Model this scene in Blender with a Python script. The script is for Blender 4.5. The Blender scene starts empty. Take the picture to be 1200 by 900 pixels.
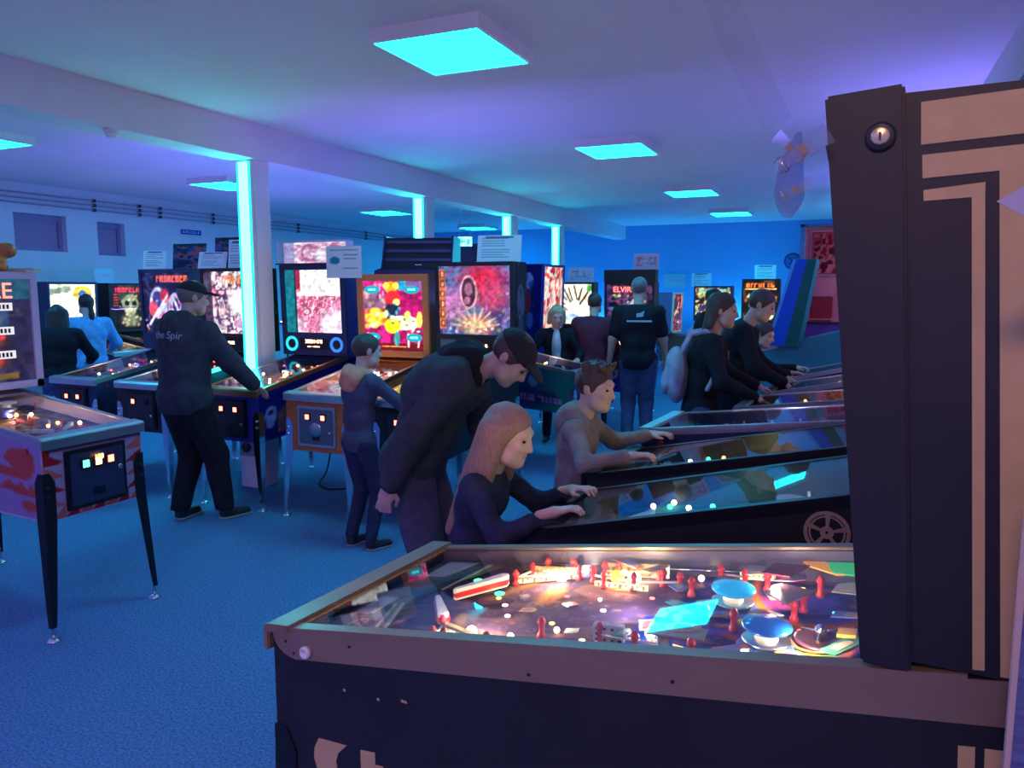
import bpy, bmesh, math, random
import numpy as np
from mathutils import Vector, Matrix

# ------------------------------------------------------------------ camera, world, exposure
scene = bpy.context.scene
COL = scene.collection
cam_data = bpy.data.cameras.new('camera')
cam_data.sensor_width = 36.0
cam_data.lens = 27.0
cam_data.clip_start = 0.02
cam = bpy.data.objects.new('camera', cam_data)
COL.objects.link(cam)
cam.location = (0, 0, 1.70)
cam.rotation_euler = (math.radians(83.0), 0, math.radians(24.0))
scene.camera = cam

world = bpy.data.worlds.new('world')
scene.world = world
world.use_nodes = True
world.node_tree.nodes['Background'].inputs[0].default_value = (0.12, 0.10, 0.34, 1)
world.node_tree.nodes['Background'].inputs[1].default_value = 1.2
vs = scene.view_settings
vs.view_transform = 'Standard'
vs.look = 'None'
vs.exposure = 1.0
vs.gamma = 1.0
vs.use_curve_mapping = False
scene.cycles.use_denoising = True
scene.cycles.max_bounces = 7
scene.cycles.transparent_max_bounces = 12
scene.cycles.sample_clamp_indirect = 4.0
scene.cycles.caustics_reflective = False
scene.cycles.caustics_refractive = False

LED_STRENGTH = 14.0
PANEL_STRENGTH = 13.0
PANEL_CYAN = (0.003, 0.60, 1.0)
VIOLET_FILL = (0.24, 0.17, 1.0)
VIOLET_FILL_STRENGTH = 8.0
FILL_BAR_STRENGTH = 44.0
LAMP_SCALE = 1.0

# ------------------------------------------------------------------ helpers: objects
def tag(o, label=None, cat=None, group=None, kind=None):
    if label: o['label'] = label
    if cat: o['category'] = cat
    if group: o['group'] = group
    if kind: o['kind'] = kind
    return o

def link(o, parent=None):
    COL.objects.link(o)
    if parent is not None: o.parent = parent
    return o

def empty(name, loc=(0, 0, 0), rz=0.0, label=None, cat=None, group=None):
    o = bpy.data.objects.new(name, None)
    o.empty_display_size = 0.1
    o.location = loc
    o.rotation_euler = (0, 0, rz)
    link(o)
    return tag(o, label, cat, group)

def frame_for(axis):
    a = Vector(axis).normalized()
    r = Vector((0, 0, 1)) if abs(a.z) < 0.95 else Vector((1, 0, 0))
    x = r.cross(a).normalized()
    return x, a.cross(x)

class MB:
    """collects simple shapes into one mesh"""
    def __init__(s): s.v = []; s.f = []; s.m = []; s.sm = []
    def add(s, vs_, fs, mi=0, smooth=False):
        o = len(s.v)
        s.v += [tuple(p) for p in vs_]
        for f in fs:
            s.f.append([i + o for i in f]); s.m.append(mi); s.sm.append(smooth)
        return s
    def box(s, c, d, mi=0, rot=None):
        x, y, z = d[0] / 2, d[1] / 2, d[2] / 2
        p = [Vector((a, b, e)) for a in (-x, x) for b in (-y, y) for e in (-z, z)]
        if rot is not None: p = [rot @ q for q in p]
        p = [q + Vector(c) for q in p]
        return s.add(p, [(0, 1, 3, 2), (4, 6, 7, 5), (0, 4, 5, 1), (2, 3, 7, 6), (0, 2, 6, 4), (1, 5, 7, 3)], mi)
    def b2(s, lo, hi, mi=0):
        return s.box([(a + b) / 2 for a, b in zip(lo, hi)], [abs(b - a) for a, b in zip(lo, hi)], mi)
    def prism(s, pts, vec, mi=0):
        """closed polygon pts (3d) pushed along vec"""
        n = len(pts); vec = Vector(vec)
        a = [Vector(p) for p in pts]; b = [p + vec for p in a]
        fs = [tuple(range(n))[::-1], tuple(range(n, 2 * n))]
        fs += [(i, (i + 1) % n, n + (i + 1) % n, n + i) for i in range(n)]
        return s.add(a + b, fs, mi)
    def tube(s, p0, p1, r0, r1=None, n=12, mi=0, caps=True, smooth=True):
        r1 = r0 if r1 is None else r1
        p0 = Vector(p0); p1 = Vector(p1)
        x, y = frame_for(p1 - p0)
        vs_ = []
        for p, r in ((p0, r0), (p1, r1)):
            for i in range(n):
                t = 2 * math.pi * i / n
                vs_.append(p + x * (r * math.cos(t)) + y * (r * math.sin(t)))
        fs = [(i, (i + 1) % n, n + (i + 1) % n, n + i) for i in range(n)]
        s.add(vs_, fs, mi, smooth)
        if caps:
            o = len(s.v) - 2 * n
            s.f.append([o + i for i in range(n)][::-1]); s.m.append(mi); s.sm.append(False)
            s.f.append([o + n + i for i in range(n)]); s.m.append(mi); s.sm.append(False)
        return s
    def path(s, pts, r, n=8, mi=0):
        for a, b in zip(pts[:-1], pts[1:]): s.tube(a, b, r, r, n, mi)
        return s
    def lathe(s, c, prof, n=20, mi=0, axis=(0, 0, 1)):
        a = Vector(axis).normalized(); x, y = frame_for(a); c = Vector(c)
        vs_ = []
        for r, h in prof:
            for i in range(n):
                t = 2 * math.pi * i / n
                vs_.append(c + a * h + x * (r * math.cos(t)) + y * (r * math.sin(t)))
        fs = []
        for k in range(len(prof) - 1):
            for i in range(n):
                fs.append((k * n + i, k * n + (i + 1) % n, (k + 1) * n + (i + 1) % n, (k + 1) * n + i))
        fs.append(tuple(range(n))[::-1])
        m = (len(prof) - 1) * n
        fs.append(tuple(range(m, m + n)))
        return s.add(vs_, fs, mi, True)
    def ball(s, c, r, n=12, mi=0):
        r = (r, r, r) if not hasattr(r, '__len__') else r
        h = n // 2
        vs_ = [(c[0], c[1], c[2] - r[2])]
        for k in range(1, h):
            ph = -math.pi / 2 + math.pi * k / h
            for i in range(n):
                t = 2 * math.pi * i / n
                vs_.append((c[0] + r[0] * math.cos(ph) * math.cos(t), c[1] + r[1] * math.cos(ph) * math.sin(t), c[2] + r[2] * math.sin(ph)))
        vs_.append((c[0], c[1], c[2] + r[2]))
        fs = [(0, 1 + (i + 1) % n, 1 + i) for i in range(n)]
        for k in range(h - 2):
            o = 1 + k * n
            fs += [(o + i, o + (i + 1) % n, o + n + (i + 1) % n, o + n + i) for i in range(n)]
        o = 1 + (h - 2) * n
        fs += [(o + i, o + (i + 1) % n, len(vs_) - 1) for i in range(n)]
        return s.add(vs_, fs, mi, True)
    def build(s, name, mats, parent=None, loc=None, rot=None, bevel=0.0):
        me = bpy.data.meshes.new(name)
        me.from_pydata(s.v, [], s.f)
        mats = mats if isinstance(mats, (list, tuple)) else [mats]
        for m in mats: me.materials.append(m)
        me.polygons.foreach_set('material_index', s.m)
        me.polygons.foreach_set('use_smooth', s.sm)
        me.update()
        if bevel:
            bm = bmesh.new(); bm.from_mesh(me)
            bmesh.ops.bevel(bm, geom=list(bm.edges), offset=bevel, segments=2, affect='EDGES', clamp_overlap=True)
            bm.to_mesh(me); bm.free()
        o = bpy.data.objects.new(name, me)
        if loc is not None: o.location = loc
        if rot is not None: o.rotation_euler = rot
        return link(o, parent)

def text_obj(name, txt, size, mat, parent=None, loc=(0, 0, 0), rot=(math.pi / 2, 0, 0), extrude=0.0008, align='CENTER', stretch=1.0):
    cu = bpy.data.curves.new(name, 'FONT')
    cu.body = txt; cu.size = size; cu.extrude = extrude; cu.align_x = align; cu.align_y = 'CENTER'
    tmp = bpy.data.objects.new(name, cu)
    COL.objects.link(tmp)
    dg = bpy.context.evaluated_depsgraph_get()
    me = bpy.data.meshes.new_from_object(tmp.evaluated_get(dg))
    bpy.data.objects.remove(tmp)
    me.materials.clear(); me.materials.append(mat)
    o = bpy.data.objects.new(name, me)
    o.location = loc; o.rotation_euler = rot; o.scale = (stretch, 1, 1)
    return link(o, parent)

# ------------------------------------------------------------------ helpers: materials
MATS = {}
def mat(name, col=(0.5, 0.5, 0.5), rough=0.6, metal=0.0, noise=0.0, nscale=20.0, bump=0.0, bscale=80.0, emit=None, estr=1.0, spec=0.5, coat=0.0, stretch=None):
    if name in MATS: return MATS[name]
    m = bpy.data.materials.new(name); m.use_nodes = True
    nt = m.node_tree; b = nt.nodes['Principled BSDF']
    b.inputs['Base Color'].default_value = (*col, 1)
    b.inputs['Roughness'].default_value = rough
    b.inputs['Metallic'].default_value = metal
    b.inputs['Specular IOR Level'].default_value = spec
    b.inputs['Coat Weight'].default_value = coat
    if noise or bump:
        tc = nt.nodes.new('ShaderNodeTexCoord')
        mp = nt.nodes.new('ShaderNodeMapping')
        nt.links.new(tc.outputs['Object'], mp.inputs[0])
        if stretch: mp.inputs['Scale'].default_value = stretch
    if noise:
        n = nt.nodes.new('ShaderNodeTexNoise'); n.inputs['Scale'].default_value = nscale; n.inputs['Detail'].default_value = 5
        nt.links.new(mp.outputs[0], n.inputs['Vector'])
        r = nt.nodes.new('ShaderNodeValToRGB')
        r.color_ramp.elements[0].position = 0.3; r.color_ramp.elements[1].position = 0.7
        r.color_ramp.elements[0].color = (*[c * (1 - noise) for c in col], 1)
        r.color_ramp.elements[1].color = (*[min(1, c * (1 + noise)) for c in col], 1)
        nt.links.new(n.outputs['Fac'], r.inputs[0]); nt.links.new(r.outputs[0], b.inputs['Base Color'])
    if bump:
        n2 = nt.nodes.new('ShaderNodeTexNoise'); n2.inputs['Scale'].default_value = bscale; n2.inputs['Detail'].default_value = 3
        nt.links.new(mp.outputs[0], n2.inputs['Vector'])
        bp = nt.nodes.new('ShaderNodeBump'); bp.inputs['Strength'].default_value = bump; bp.inputs['Distance'].default_value = 0.01
        nt.links.new(n2.outputs['Fac'], bp.inputs['Height']); nt.links.new(bp.outputs[0], b.inputs['Normal'])
    if emit:
        b.inputs['Emission Color'].default_value = (*emit, 1); b.inputs['Emission Strength'].default_value = estr
    MATS[name] = m
    return m

def glow(name, col, strength):
    if name in MATS: return MATS[name]
    m = bpy.data.materials.new(name); m.use_nodes = True
    nt = m.node_tree; nt.nodes.remove(nt.nodes['Principled BSDF'])
    e = nt.nodes.new('ShaderNodeEmission'); e.inputs[0].default_value = (*col, 1); e.inputs[1].default_value = strength
    nt.links.new(e.outputs[0], nt.nodes['Material Output'].inputs[0])
    MATS[name] = m
    return m

def art_mat(name, strength=0.0, rough=0.45, spec=0.2):
    """colour attribute 'col' printed on the surface; lit from behind when strength > 0"""
    if name in MATS: return MATS[name]
    m = bpy.data.materials.new(name); m.use_nodes = True
    nt = m.node_tree; b = nt.nodes['Principled BSDF']
    a = nt.nodes.new('ShaderNodeAttribute'); a.attribute_name = 'col'
    b.inputs['Roughness'].default_value = rough
    b.inputs['Specular IOR Level'].default_value = spec
    if strength > 0:
        b.inputs['Base Color'].default_value = (0.02, 0.02, 0.02, 1)
        nt.links.new(a.outputs['Color'], b.inputs['Emission Color']); b.inputs['Emission Strength'].default_value = strength
    else:
        nt.links.new(a.outputs['Color'], b.inputs['Base Color'])
    MATS[name] = m
    return m

def pane_mat(name, tint=(1, 1, 1), rough=0.02, ior=1.30, milky=0.0):
    """thin clear pane: Fresnel mix of see-through and mirror reflection"""
    if name in MATS: return MATS[name]
    m = bpy.data.materials.new(name); m.use_nodes = True
    nt = m.node_tree; nt.nodes.remove(nt.nodes['Principled BSDF'])
    t = nt.nodes.new('ShaderNodeBsdfTransparent'); t.inputs[0].default_value = (*tint, 1)
    g = nt.nodes.new('ShaderNodeBsdfGlossy'); g.inputs['Roughness'].default_value = rough
    fr = nt.nodes.new('ShaderNodeFresnel'); fr.inputs[0].default_value = ior
    mx = nt.nodes.new('ShaderNodeMixShader')
    ge = nt.nodes.new('ShaderNodeNewGeometry'); mi = nt.nodes.new('ShaderNodeMix')
    mi.inputs[2].default_value = ior; mi.inputs[3].default_value = 1.0 / ior      # same reflectance on both faces of the pane
    nt.links.new(ge.outputs['Backfacing'], mi.inputs[0]); nt.links.new(mi.outputs[0], fr.inputs[0])
    nt.links.new(fr.outputs[0], mx.inputs[0]); nt.links.new(t.outputs[0], mx.inputs[1]); nt.links.new(g.outputs[0], mx.inputs[2])
    out = mx
    if milky:
        d = nt.nodes.new('ShaderNodeBsdfDiffuse'); d.inputs[0].default_value = (0.9, 0.9, 0.9, 1)
        m2 = nt.nodes.new('ShaderNodeMixShader'); m2.inputs[0].default_value = milky
        nt.links.new(mx.outputs[0], m2.inputs[1]); nt.links.new(d.outputs[0], m2.inputs[2]); out = m2
    nt.links.new(out.outputs[0], nt.nodes['Material Output'].inputs[0])
    MATS[name] = m
    return m

# ------------------------------------------------------------------ helpers: printed artwork (colour grid painted in code)
def lin(c):
    c = np.asarray(c, float)
    return np.where(c <= 0.04045, c / 12.92, ((c + 0.055) / 1.055) ** 2.4)

def vnoise(w, h, cells, rng):
    g = rng.random((cells + 2, cells + 2))
    x = np.linspace(0, cells, w); y = np.linspace(0, cells, h)
    xi = np.minimum(x.astype(int), cells); yi = np.minimum(y.astype(int), cells)
    fx = x - xi; fy = y - yi
    fx = fx * fx * (3 - 2 * fx); fy = (fy * fy * (3 - 2 * fy))[:, None]
    a = g[yi][:, xi]; b = g[yi][:, xi + 1]; c = g[yi + 1][:, xi]; d = g[yi + 1][:, xi + 1]
    return (a * (1 - fx) + b * fx) * (1 - fy) + (c * (1 - fx) + d * fx) * fy

class Art:
    def __init__(s, w, h, bg=(0, 0, 0), seed=0):
        s.w, s.h = w, h
        s.a = np.zeros((h, w, 3)) + np.array(bg)
        s.U, s.V = np.meshgrid(np.linspace(0, 1, w), np.linspace(0, 1, h))
        s.rng = np.random.default_rng(seed)
    def put(s, mask, col, al=1.0):
        m = (mask * al)[..., None]
        s.a = s.a * (1 - m) + np.array(col) * m
        return s
    def fbm(s, cells=4, oct_=3):
        t = 0; amp = 1; tot = 0
        for o in range(oct_):
            t = t + amp * vnoise(s.w, s.h, cells * 2 ** o, s.rng); tot += amp; amp *= 0.55
        t = t / tot
        return (t - t.min()) / (t.max() - t.min() + 1e-9)
    def busy(s, cols, cells=5, lo=0.0, hi=1.0, u0=0, u1=1, v0=0, v1=1, sharp=1.0):
        """patchy picture from a list of colours"""
        n = s.fbm(cells, 3); n = np.clip((n - .5) * 1.6 + .5, 0, .999)
        k = (n * len(cols)).astype(int)
        pic = np.array(cols)[k]
        m = ((s.U >= u0) & (s.U <= u1) & (s.V >= v0) & (s.V <= v1)).astype(float) * sharp
        s.a = s.a * (1 - m[..., None]) + pic * m[..., None]
        return s
    def rect(s, u0, v0, u1, v1, col, al=1.0):
        return s.put(((s.U >= u0) & (s.U <= u1) & (s.V >= v0) & (s.V <= v1)).astype(float), col, al)
    def ell(s, u, v, ru, rv, col, soft=0.12, al=1.0):
        d = np.sqrt(((s.U - u) / ru) ** 2 + ((s.V - v) / rv) ** 2)
        return s.put(np.clip((1 - d) / soft, 0, 1), col, al)
    def ring(s, u, v, ru, rv, col, th=0.15, al=1.0):
        d = np.sqrt(((s.U - u) / ru) ** 2 + ((s.V - v) / rv) ** 2)
        return s.put(np.clip(1 - np.abs(d - 1) / th, 0, 1), col, al)
    def poly(s, pts, col, al=1.0):
        m = np.zeros_like(s.U, bool); n = len(pts)
        for i in range(n):
            (x0, y0), (x1, y1) = pts[i], pts[(i + 1) % n]
            if y0 == y1: continue
            c = ((s.V >= min(y0, y1)) & (s.V < max(y0, y1)) & (s.U < (s.V - y0) * (x1 - x0) / (y1 - y0) + x0))
            m ^= c
        return s.put(m.astype(float), col, al)
    def line(s, p, q, th, col, al=1.0):
        p = np.array(p, float); q = np.array(q, float); d = q - p
        t = np.clip(((s.U - p[0]) * d[0] + (s.V - p[1]) * d[1]) / (d @ d + 1e-12), 0, 1)
        e = np.hypot(s.U - p[0] - t * d[0], s.V - p[1] - t * d[1])
        return s.put(np.clip(1.5 - e / th, 0, 1), col, al)
    def glyphs(s, u0, u1, v0, v1, n, col, al=1.0):
        """a row of blocky illegible lettering"""
        w = (u1 - u0) / n
        for i in range(n):
            a = u0 + i * w
            s.rect(a, v0, a + w * .28, v1, col, al)
            if s.rng.random() < .7: s.rect(a, v1 - (v1 - v0) * .3, a + w * .72, v1, col, al)
            if s.rng.random() < .6: s.rect(a, v0, a + w * .72, v0 + (v1 - v0) * .3, col, al)
            if s.rng.random() < .5: s.rect(a + w * .5, v0, a + w * .75, v1, col, al)
        return s
    def dots(s, n, r, cols, u0=0, u1=1, v0=0, v1=1, asp=1.0, al=1.0):
        for i in range(n):
            s.ell(s.rng.uniform(u0, u1), s.rng.uniform(v0, v1), r * s.rng.uniform(.6, 1.4), r * asp * s.rng.uniform(.6, 1.4), cols[i % len(cols)], .5, al)
        return s
    def grit(s, amt=.40):
        g = s.fbm(max(6, s.w // 3), 2)
        s.a = np.clip(s.a * (1 - amt + 1.6 * amt * g)[..., None], 0, 1)
        return s
    def mesh(s, name, o, ux, uy, m, parent=None):
        if m.name.startswith('backlit'): s.grit()
        o = np.array(o, float); ux = np.array(ux, float); uy = np.array(uy, float)
        P = o + s.U[..., None] * ux + s.V[..., None] * uy
        return grid_mesh(name, P, s.a, m, parent)

def grid_mesh(name, P, colours, m, parent=None):
    h, w = P.shape[:2]
    idx = np.arange(h * w).reshape(h, w)
    q = np.stack([idx[:-1, :-1], idx[:-1, 1:], idx[1:, 1:], idx[1:, :-1]], -1).reshape(-1, 4)
    me = bpy.data.meshes.new(name)
    me.from_pydata(P.reshape(-1, 3).tolist(), [], q.tolist())
    at = me.color_attributes.new('col', 'FLOAT_COLOR', 'POINT')
    c = np.ones((h * w, 4), np.float32); c[:, :3] = lin(np.clip(colours, 0, 1)).reshape(-1, 3)
    at.data.foreach_set('color', c.ravel())
    me.materials.append(m); me.update()
    ob = bpy.data.objects.new(name, me)
    return link(ob, parent)

# ------------------------------------------------------------------ helpers: soft bodies from blended tapered limbs
def capsule(a, b, ra, rb):
    a = np.array(a, np.float32); b = np.array(b, np.float32); d = b - a; L = np.float32(d @ d + 1e-12); ra = np.float32(ra); rb = np.float32(rb)
    def f(p):
        t = np.clip(((p - a) @ d) / L, 0, 1)
        q = p - a - t[:, None] * d
        return np.sqrt(np.einsum('ij,ij->i', q, q)) - (ra + (rb - ra) * t)
    return f
def ellipsoid(c, r, R=None):
    c = np.array(c, np.float32); r = np.array(r, np.float32)
    def f(p):
        q = p - c
        if R is not None: q = q @ R.astype(np.float32)
        q1 = q / r; q2 = q1 / r
        k0 = np.sqrt(np.einsum('ij,ij->i', q1, q1)); k1 = np.sqrt(np.einsum('ij,ij->i', q2, q2)) + np.float32(1e-9)
        return k0 * (k0 - 1) / k1
    return f
def blend(fs, k):
    def f(p):
        d = fs[0](p)
        for g in fs[1:]:
            e = g(p); h = np.clip(.5 + .5 * (e - d) / k, 0, 1)
            d = e * (1 - h) + d * h - k * h * (1 - h)
        return d
    return f
def minus(f, g, k=0.01):
    def F(p):
        d = f(p); e = -g(p); h = np.clip(.5 - .5 * (e - d) / k, 0, 1)
        return e * (1 - h) + d * h + k * h * (1 - h)
    return F
def above(f, pt, n):
    """keep the side of the plane that n points to"""
    pt = np.array(pt, np.float32); n = np.array(n, np.float32); n = n / np.linalg.norm(n)
    return lambda p: np.maximum(f(p), -((p - pt) @ n))
def folds(f, amp, freq, seed=0, vert=1.0):
    r = np.random.default_rng(seed); K = (r.normal(size=(5, 3)) * freq * np.array([1, 1, vert])).astype(np.float32); ph = r.uniform(0, 6, 5).astype(np.float32)
    return lambda p: f(p) + amp * np.sin(p @ K.T + ph).sum(1) / 2.2

EDGES = [((0,0,0),(1,0,0)),((0,1,0),(1,1,0)),((0,0,1),(1,0,1)),((0,1,1),(1,1,1)),((0,0,0),(0,1,0)),((1,0,0),(1,1,0)),((0,0,1),(0,1,1)),((1,0,1),(1,1,1)),((0,0,0),(0,0,1)),((1,0,0),(1,0,1)),((0,1,0),(0,1,1)),((1,1,0),(1,1,1))]
def surface(f, lo, hi, res):
    """mesh of the zero surface of f in a box (surface nets)"""
    lo = np.array(lo, float); hi = np.array(hi, float)
    n = np.maximum(np.ceil((hi - lo) / res).astype(int) + 1, 3)
    g = np.stack(np.meshgrid(*[lo[i] + np.arange(n[i]) * res for i in range(3)], indexing='ij'), -1)
    D = f(g.reshape(-1, 3).astype(np.float32)).astype(float).reshape(n)
    c = n - 1
    acc = np.zeros((*c, 3)); cnt = np.zeros(c)
    def sub(o): return D[o[0]:o[0] + c[0], o[1]:o[1] + c[1], o[2]:o[2] + c[2]]
    for a, b in EDGES:
        A = sub(a); B = sub(b); s = (A < 0) != (B < 0)
        t = np.where(s, A / np.where(s, A - B, 1), 0)
        a_ = np.array(a); ab = np.array(b) - a_
        acc += s[..., None] * (a_ + t[..., None] * ab); cnt += s
    m = cnt > 0
    ids = -np.ones(c, int); ids[m] = np.arange(m.sum())
    ii = np.argwhere(m)
    V = lo + (ii + acc[m] / cnt[m][:, None]) * res
    F = []
    ins = D < 0
    for ax in range(3):
        u, v = (ax + 1) % 3, (ax + 2) % 3
        s0 = [slice(None)] * 3; s1 = [slice(None)] * 3
        s0[ax] = slice(0, -1); s1[ax] = slice(1, None)
        ch = ins[tuple(s0)] != ins[tuple(s1)]
        e = np.argwhere(ch)
        e = e[(e[:, u] > 0) & (e[:, v] > 0) & (e[:, u] < c[u]) & (e[:, v] < c[v])]
        if len(e) == 0: continue
        du = np.zeros(3, int); du[u] = 1; dv = np.zeros(3, int); dv[v] = 1
        def at(q): return ids[q[:, 0], q[:, 1], q[:, 2]]
        q = np.stack([at(e - du - dv), at(e - dv), at(e), at(e - du)], -1)
        inside_first = ins[e[:, 0], e[:, 1], e[:, 2]]
        q[~inside_first] = q[~inside_first][:, ::-1]
        F.append(q)
    F = np.concatenate(F) if F else np.zeros((0, 4), int)
    F = F[(F >= 0).all(1)]
    return V, F

def soft_obj(name, parts, m, parent=None):
    """parts: list of (V, F); joined into one smooth mesh"""
    vs_ = []; fs = []; o = 0
    for V, F in parts:
        vs_ += V.tolist(); fs += (F + o).tolist(); o += len(V)
    me = bpy.data.meshes.new(name)
    me.from_pydata(vs_, [], fs)
    me.materials.append(m)
    me.polygons.foreach_set('use_smooth', [True] * len(me.polygons))
    me.update()
    return link(bpy.data.objects.new(name, me), parent)

def point_light(name, loc, col, power, r=0.03, parent=None):
    d = bpy.data.lights.new(name, 'POINT'); d.color = col; d.energy = power * LAMP_SCALE; d.shadow_soft_size = r
    o = bpy.data.objects.new(name, d); o.location = loc
    return link(o, parent)

# ------------------------------------------------------------------ the room
M_CEIL = mat('ceiling_paint', (0.80, 0.78, 0.80), 0.9, noise=0.03, nscale=1.5, bump=0.05, bscale=60)
M_WALL = mat('white_wall_paint', (0.72, 0.72, 0.78), 0.9, noise=0.04, nscale=2, bump=0.05, bscale=50)
M_BLUEWALL = mat('blue_wall_paint', (0.15, 0.46, 0.86), 0.85, noise=0.05, nscale=1.2)
M_PINK = mat('pink_wall_paint', (0.80, 0.42, 0.62), 0.85)
M_BEAM = mat('beam_paint', (0.78, 0.74, 0.80), 0.8, noise=0.03, nscale=3)
M_CARPET = mat('blue_carpet', (0.11, 0.27, 0.46), 0.95, noise=0.45, nscale=95, bump=0.6, bscale=140, spec=0.1)
M_STEEL = mat('brushed_steel', (0.62, 0.60, 0.60), 0.32, 1.0, noise=0.12, nscale=30, stretch=(1, 1, 20))
M_CHROME = mat('chrome', (0.75, 0.77, 0.80), 0.14, 1.0)
M_BLACKMETAL = mat('black_metal', (0.015, 0.015, 0.02), 0.35, 0.4)
M_BLACK = mat('black_paint', (0.012, 0.011, 0.016), 0.5, noise=0.2, nscale=8)
M_DARK = mat('dark_plastic', (0.02, 0.02, 0.025), 0.4)
M_WHITEPL = mat('white_plastic', (0.8, 0.78, 0.76), 0.4)
M_PLUG = mat('grey_plastic', (0.30, 0.31, 0.34), 0.5)
M_GLASS = pane_mat('clear_glass', (0.97, 0.98, 0.98))
M_PRINT = art_mat('printed_art', 0.0)
M_FIELD = art_mat('playfield_print', 0.0, 0.95, 0.04)
M_LIT = art_mat('backlit_art', 0.8)
M_LITB = art_mat('backlit_art_bright', 1.4)
M_LITD = art_mat('backlit_art_dim', 0.5)
M_CYAN = glow('cyan_light_panel', PANEL_CYAN, PANEL_STRENGTH)
M_LEDCORE = glow('led_core', (0.022, 0.80, 1.0), LED_STRENGTH)
M_LEDEDGE = glow('led_edge', (0.01, 0.60, 0.75), 1.6)
M_VIOLET_FILL = glow('violet_fill_panel', VIOLET_FILL, VIOLET_FILL_STRENGTH)

XL, XR, YB, YN, ZC = -10.1, 0.72, 16.85, -4.0, 3.10
def struct(name, mb, m, label=None):
    o = mb.build(name, m)
    o['kind'] = 'structure'
    if label: o['label'] = label
    return o
struct('floor', MB().b2((XL - .3, YN, -.1), (XR + .6, YB + 3.2, 0)), M_CARPET, 'blue carpeted floor')
struct('ceiling', MB().b2((XL - .3, YN, ZC), (XR + .6, YB + 3.2, ZC + .1)), M_CEIL, 'smooth painted ceiling')
WIN = [(6.68, 7.42, 2.22, 2.71), (7.90, 8.36, 2.20, 2.68)]
w = MB()
ys = [YN] + [q for a in WIN for q in a[:2]] + [YB]
for i in range(0, len(ys), 2): w.b2((XL - .3, ys[i], 0), (XL, ys[i + 1], ZC))
for a in WIN:
    w.b2((XL - .3, a[0], 0), (XL, a[1], a[2])); w.b2((XL - .3, a[0], a[3]), (XL, a[1], ZC))
struct('wall_left', w, M_WALL, 'pale side wall with two small high windows')
M_BLIND = mat('window_blind', (0.40, 0.26, 0.42), 0.8)
M_FRAME = mat('window_frame_paint', (0.30, 0.24, 0.42), 0.6)
for k, a in enumerate(WIN):
    f = MB()
    x0, x1 = XL - .16, XL - .10
    t = .05
    f.b2((x0, a[0], a[2]), (x1, a[1], a[2] + t)); f.b2((x0, a[0], a[3] - t * 1.6), (x1, a[1], a[3]))
    f.b2((x0, a[0], a[2] + t), (x1, a[0] + t, a[3] - t * 1.6)); f.b2((x0, a[1] - t, a[2] + t), (x1, a[1], a[3] - t * 1.6))
    wo = struct('window_%d' % (k + 1), f, M_FRAME, ['wide high window with a closed mauve blind', 'narrow high window with a closed mauve blind'][k])
    n = 9
    z0, z1 = a[2] + t, a[3] - t * 1.6
    sh = None
    for i in range(n):
        zz = z0 + (i + .5) * (z1 - z0) / n
        if sh is None:
            sh = MB().box((0, 0, 0), (.006, a[1] - a[0] - 2 * t, (z1 - z0) / n * .98)).build('blind_slat', M_BLIND, wo, (x0 + .03, (a[0] + a[1]) / 2, zz), (0, math.radians(12), 0))
        else:
            c = sh.copy(); link(c); c.parent = wo; c.location = (x0 + .03, (a[0] + a[1]) / 2, zz)
DOOR = (-1.0, 0.25, 2.96)
w = MB()
w.b2((XL - .3, YB, 0), (DOOR[0], YB + .2, ZC)); w.b2((DOOR[1], YB, 0), (XR + .6, YB + .2, ZC)); w.b2((DOOR[0], YB, DOOR[2]), (DOOR[1], YB + .2, ZC))
struct('wall_back', w, M_BLUEWALL, 'bright blue end wall with an open doorway')
struct('trim_1', MB().b2((DOOR[0] - .09, YB - .03, 0), (DOOR[0], YB + .22, DOOR[2] + .05)).b2((DOOR[0] - .09, YB - .03, DOOR[2]), (DOOR[1] + .09, YB + .22, DOOR[2] + .05)).b2((DOOR[1], YB - .03, 0), (DOOR[1] + .09, YB + .22, DOOR[2])), M_FRAME, 'dark frame around the open doorway')
struct('wall_right', MB().b2((XR, -1.2, 0), (XR + .2, YB, ZC)), M_WALL, 'pale wall behind the right row of machines')
# the pink room beyond the doorway
struct('wall_pink_room', MB().b2((-2.4, YB + 2.9, 0), (1.3, YB + 3.1, ZC)).b2((1.1, YB + .2, 0), (1.3, YB + 2.9, ZC)).b2((-2.4, YB + .2, 0), (-2.2, YB + 2.9, ZC)), M_PINK, 'pink walls of the room beyond the doorway')
lp = empty('ceiling_lamp', (.55, YB + 1.5, ZC - .12), 0, 'round ceiling lamp in the pink room beyond the doorway', 'ceiling lamp')
MB().lathe((0, 0, 0), [(.02, 0), (.15, .02), (.17, .08), (.16, .12)], 20).build('lamp_shade', glow('pink_room_lamp', (1.0, .62, .80), 14), lp)
a = Art(20, 40, (.75, .40, .50), 5)
a.busy([(.5, .1, .15), (.75, .3, .35), (.85, .55, .6), (.4, .1, .2)], 5, u0=.06, u1=.94, v0=.04, v1=.96)
p = empty('wall_poster', (-.68, YB + 2.86, 2.05), 0, 'red patterned poster on the pink wall through the doorway', 'poster')
MB().b2((-.36, 0, -.02), (.36, .03, 1.02)).build('backing', M_WHITEPL, p)
a.mesh('print', (-.34, -.002, 0), (.68, 0, 0), (0, 0, 1.0), M_PRINT, p)
M_RED = mat('red_vinyl', (.50, .03, .06), .45)
p = empty('padded_chair', (-.72, YB + 1.9, 0), 0, 'red padded chair standing in the pink room', 'chair')
MB().b2((-.24, -.22, .92), (.24, .22, 1.02)).build('seat', M_RED, p, bevel=.02)
MB().b2((-.24, .16, 1.05), (.24, .24, 1.55)).build('backrest', M_RED, p, bevel=.02)
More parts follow.
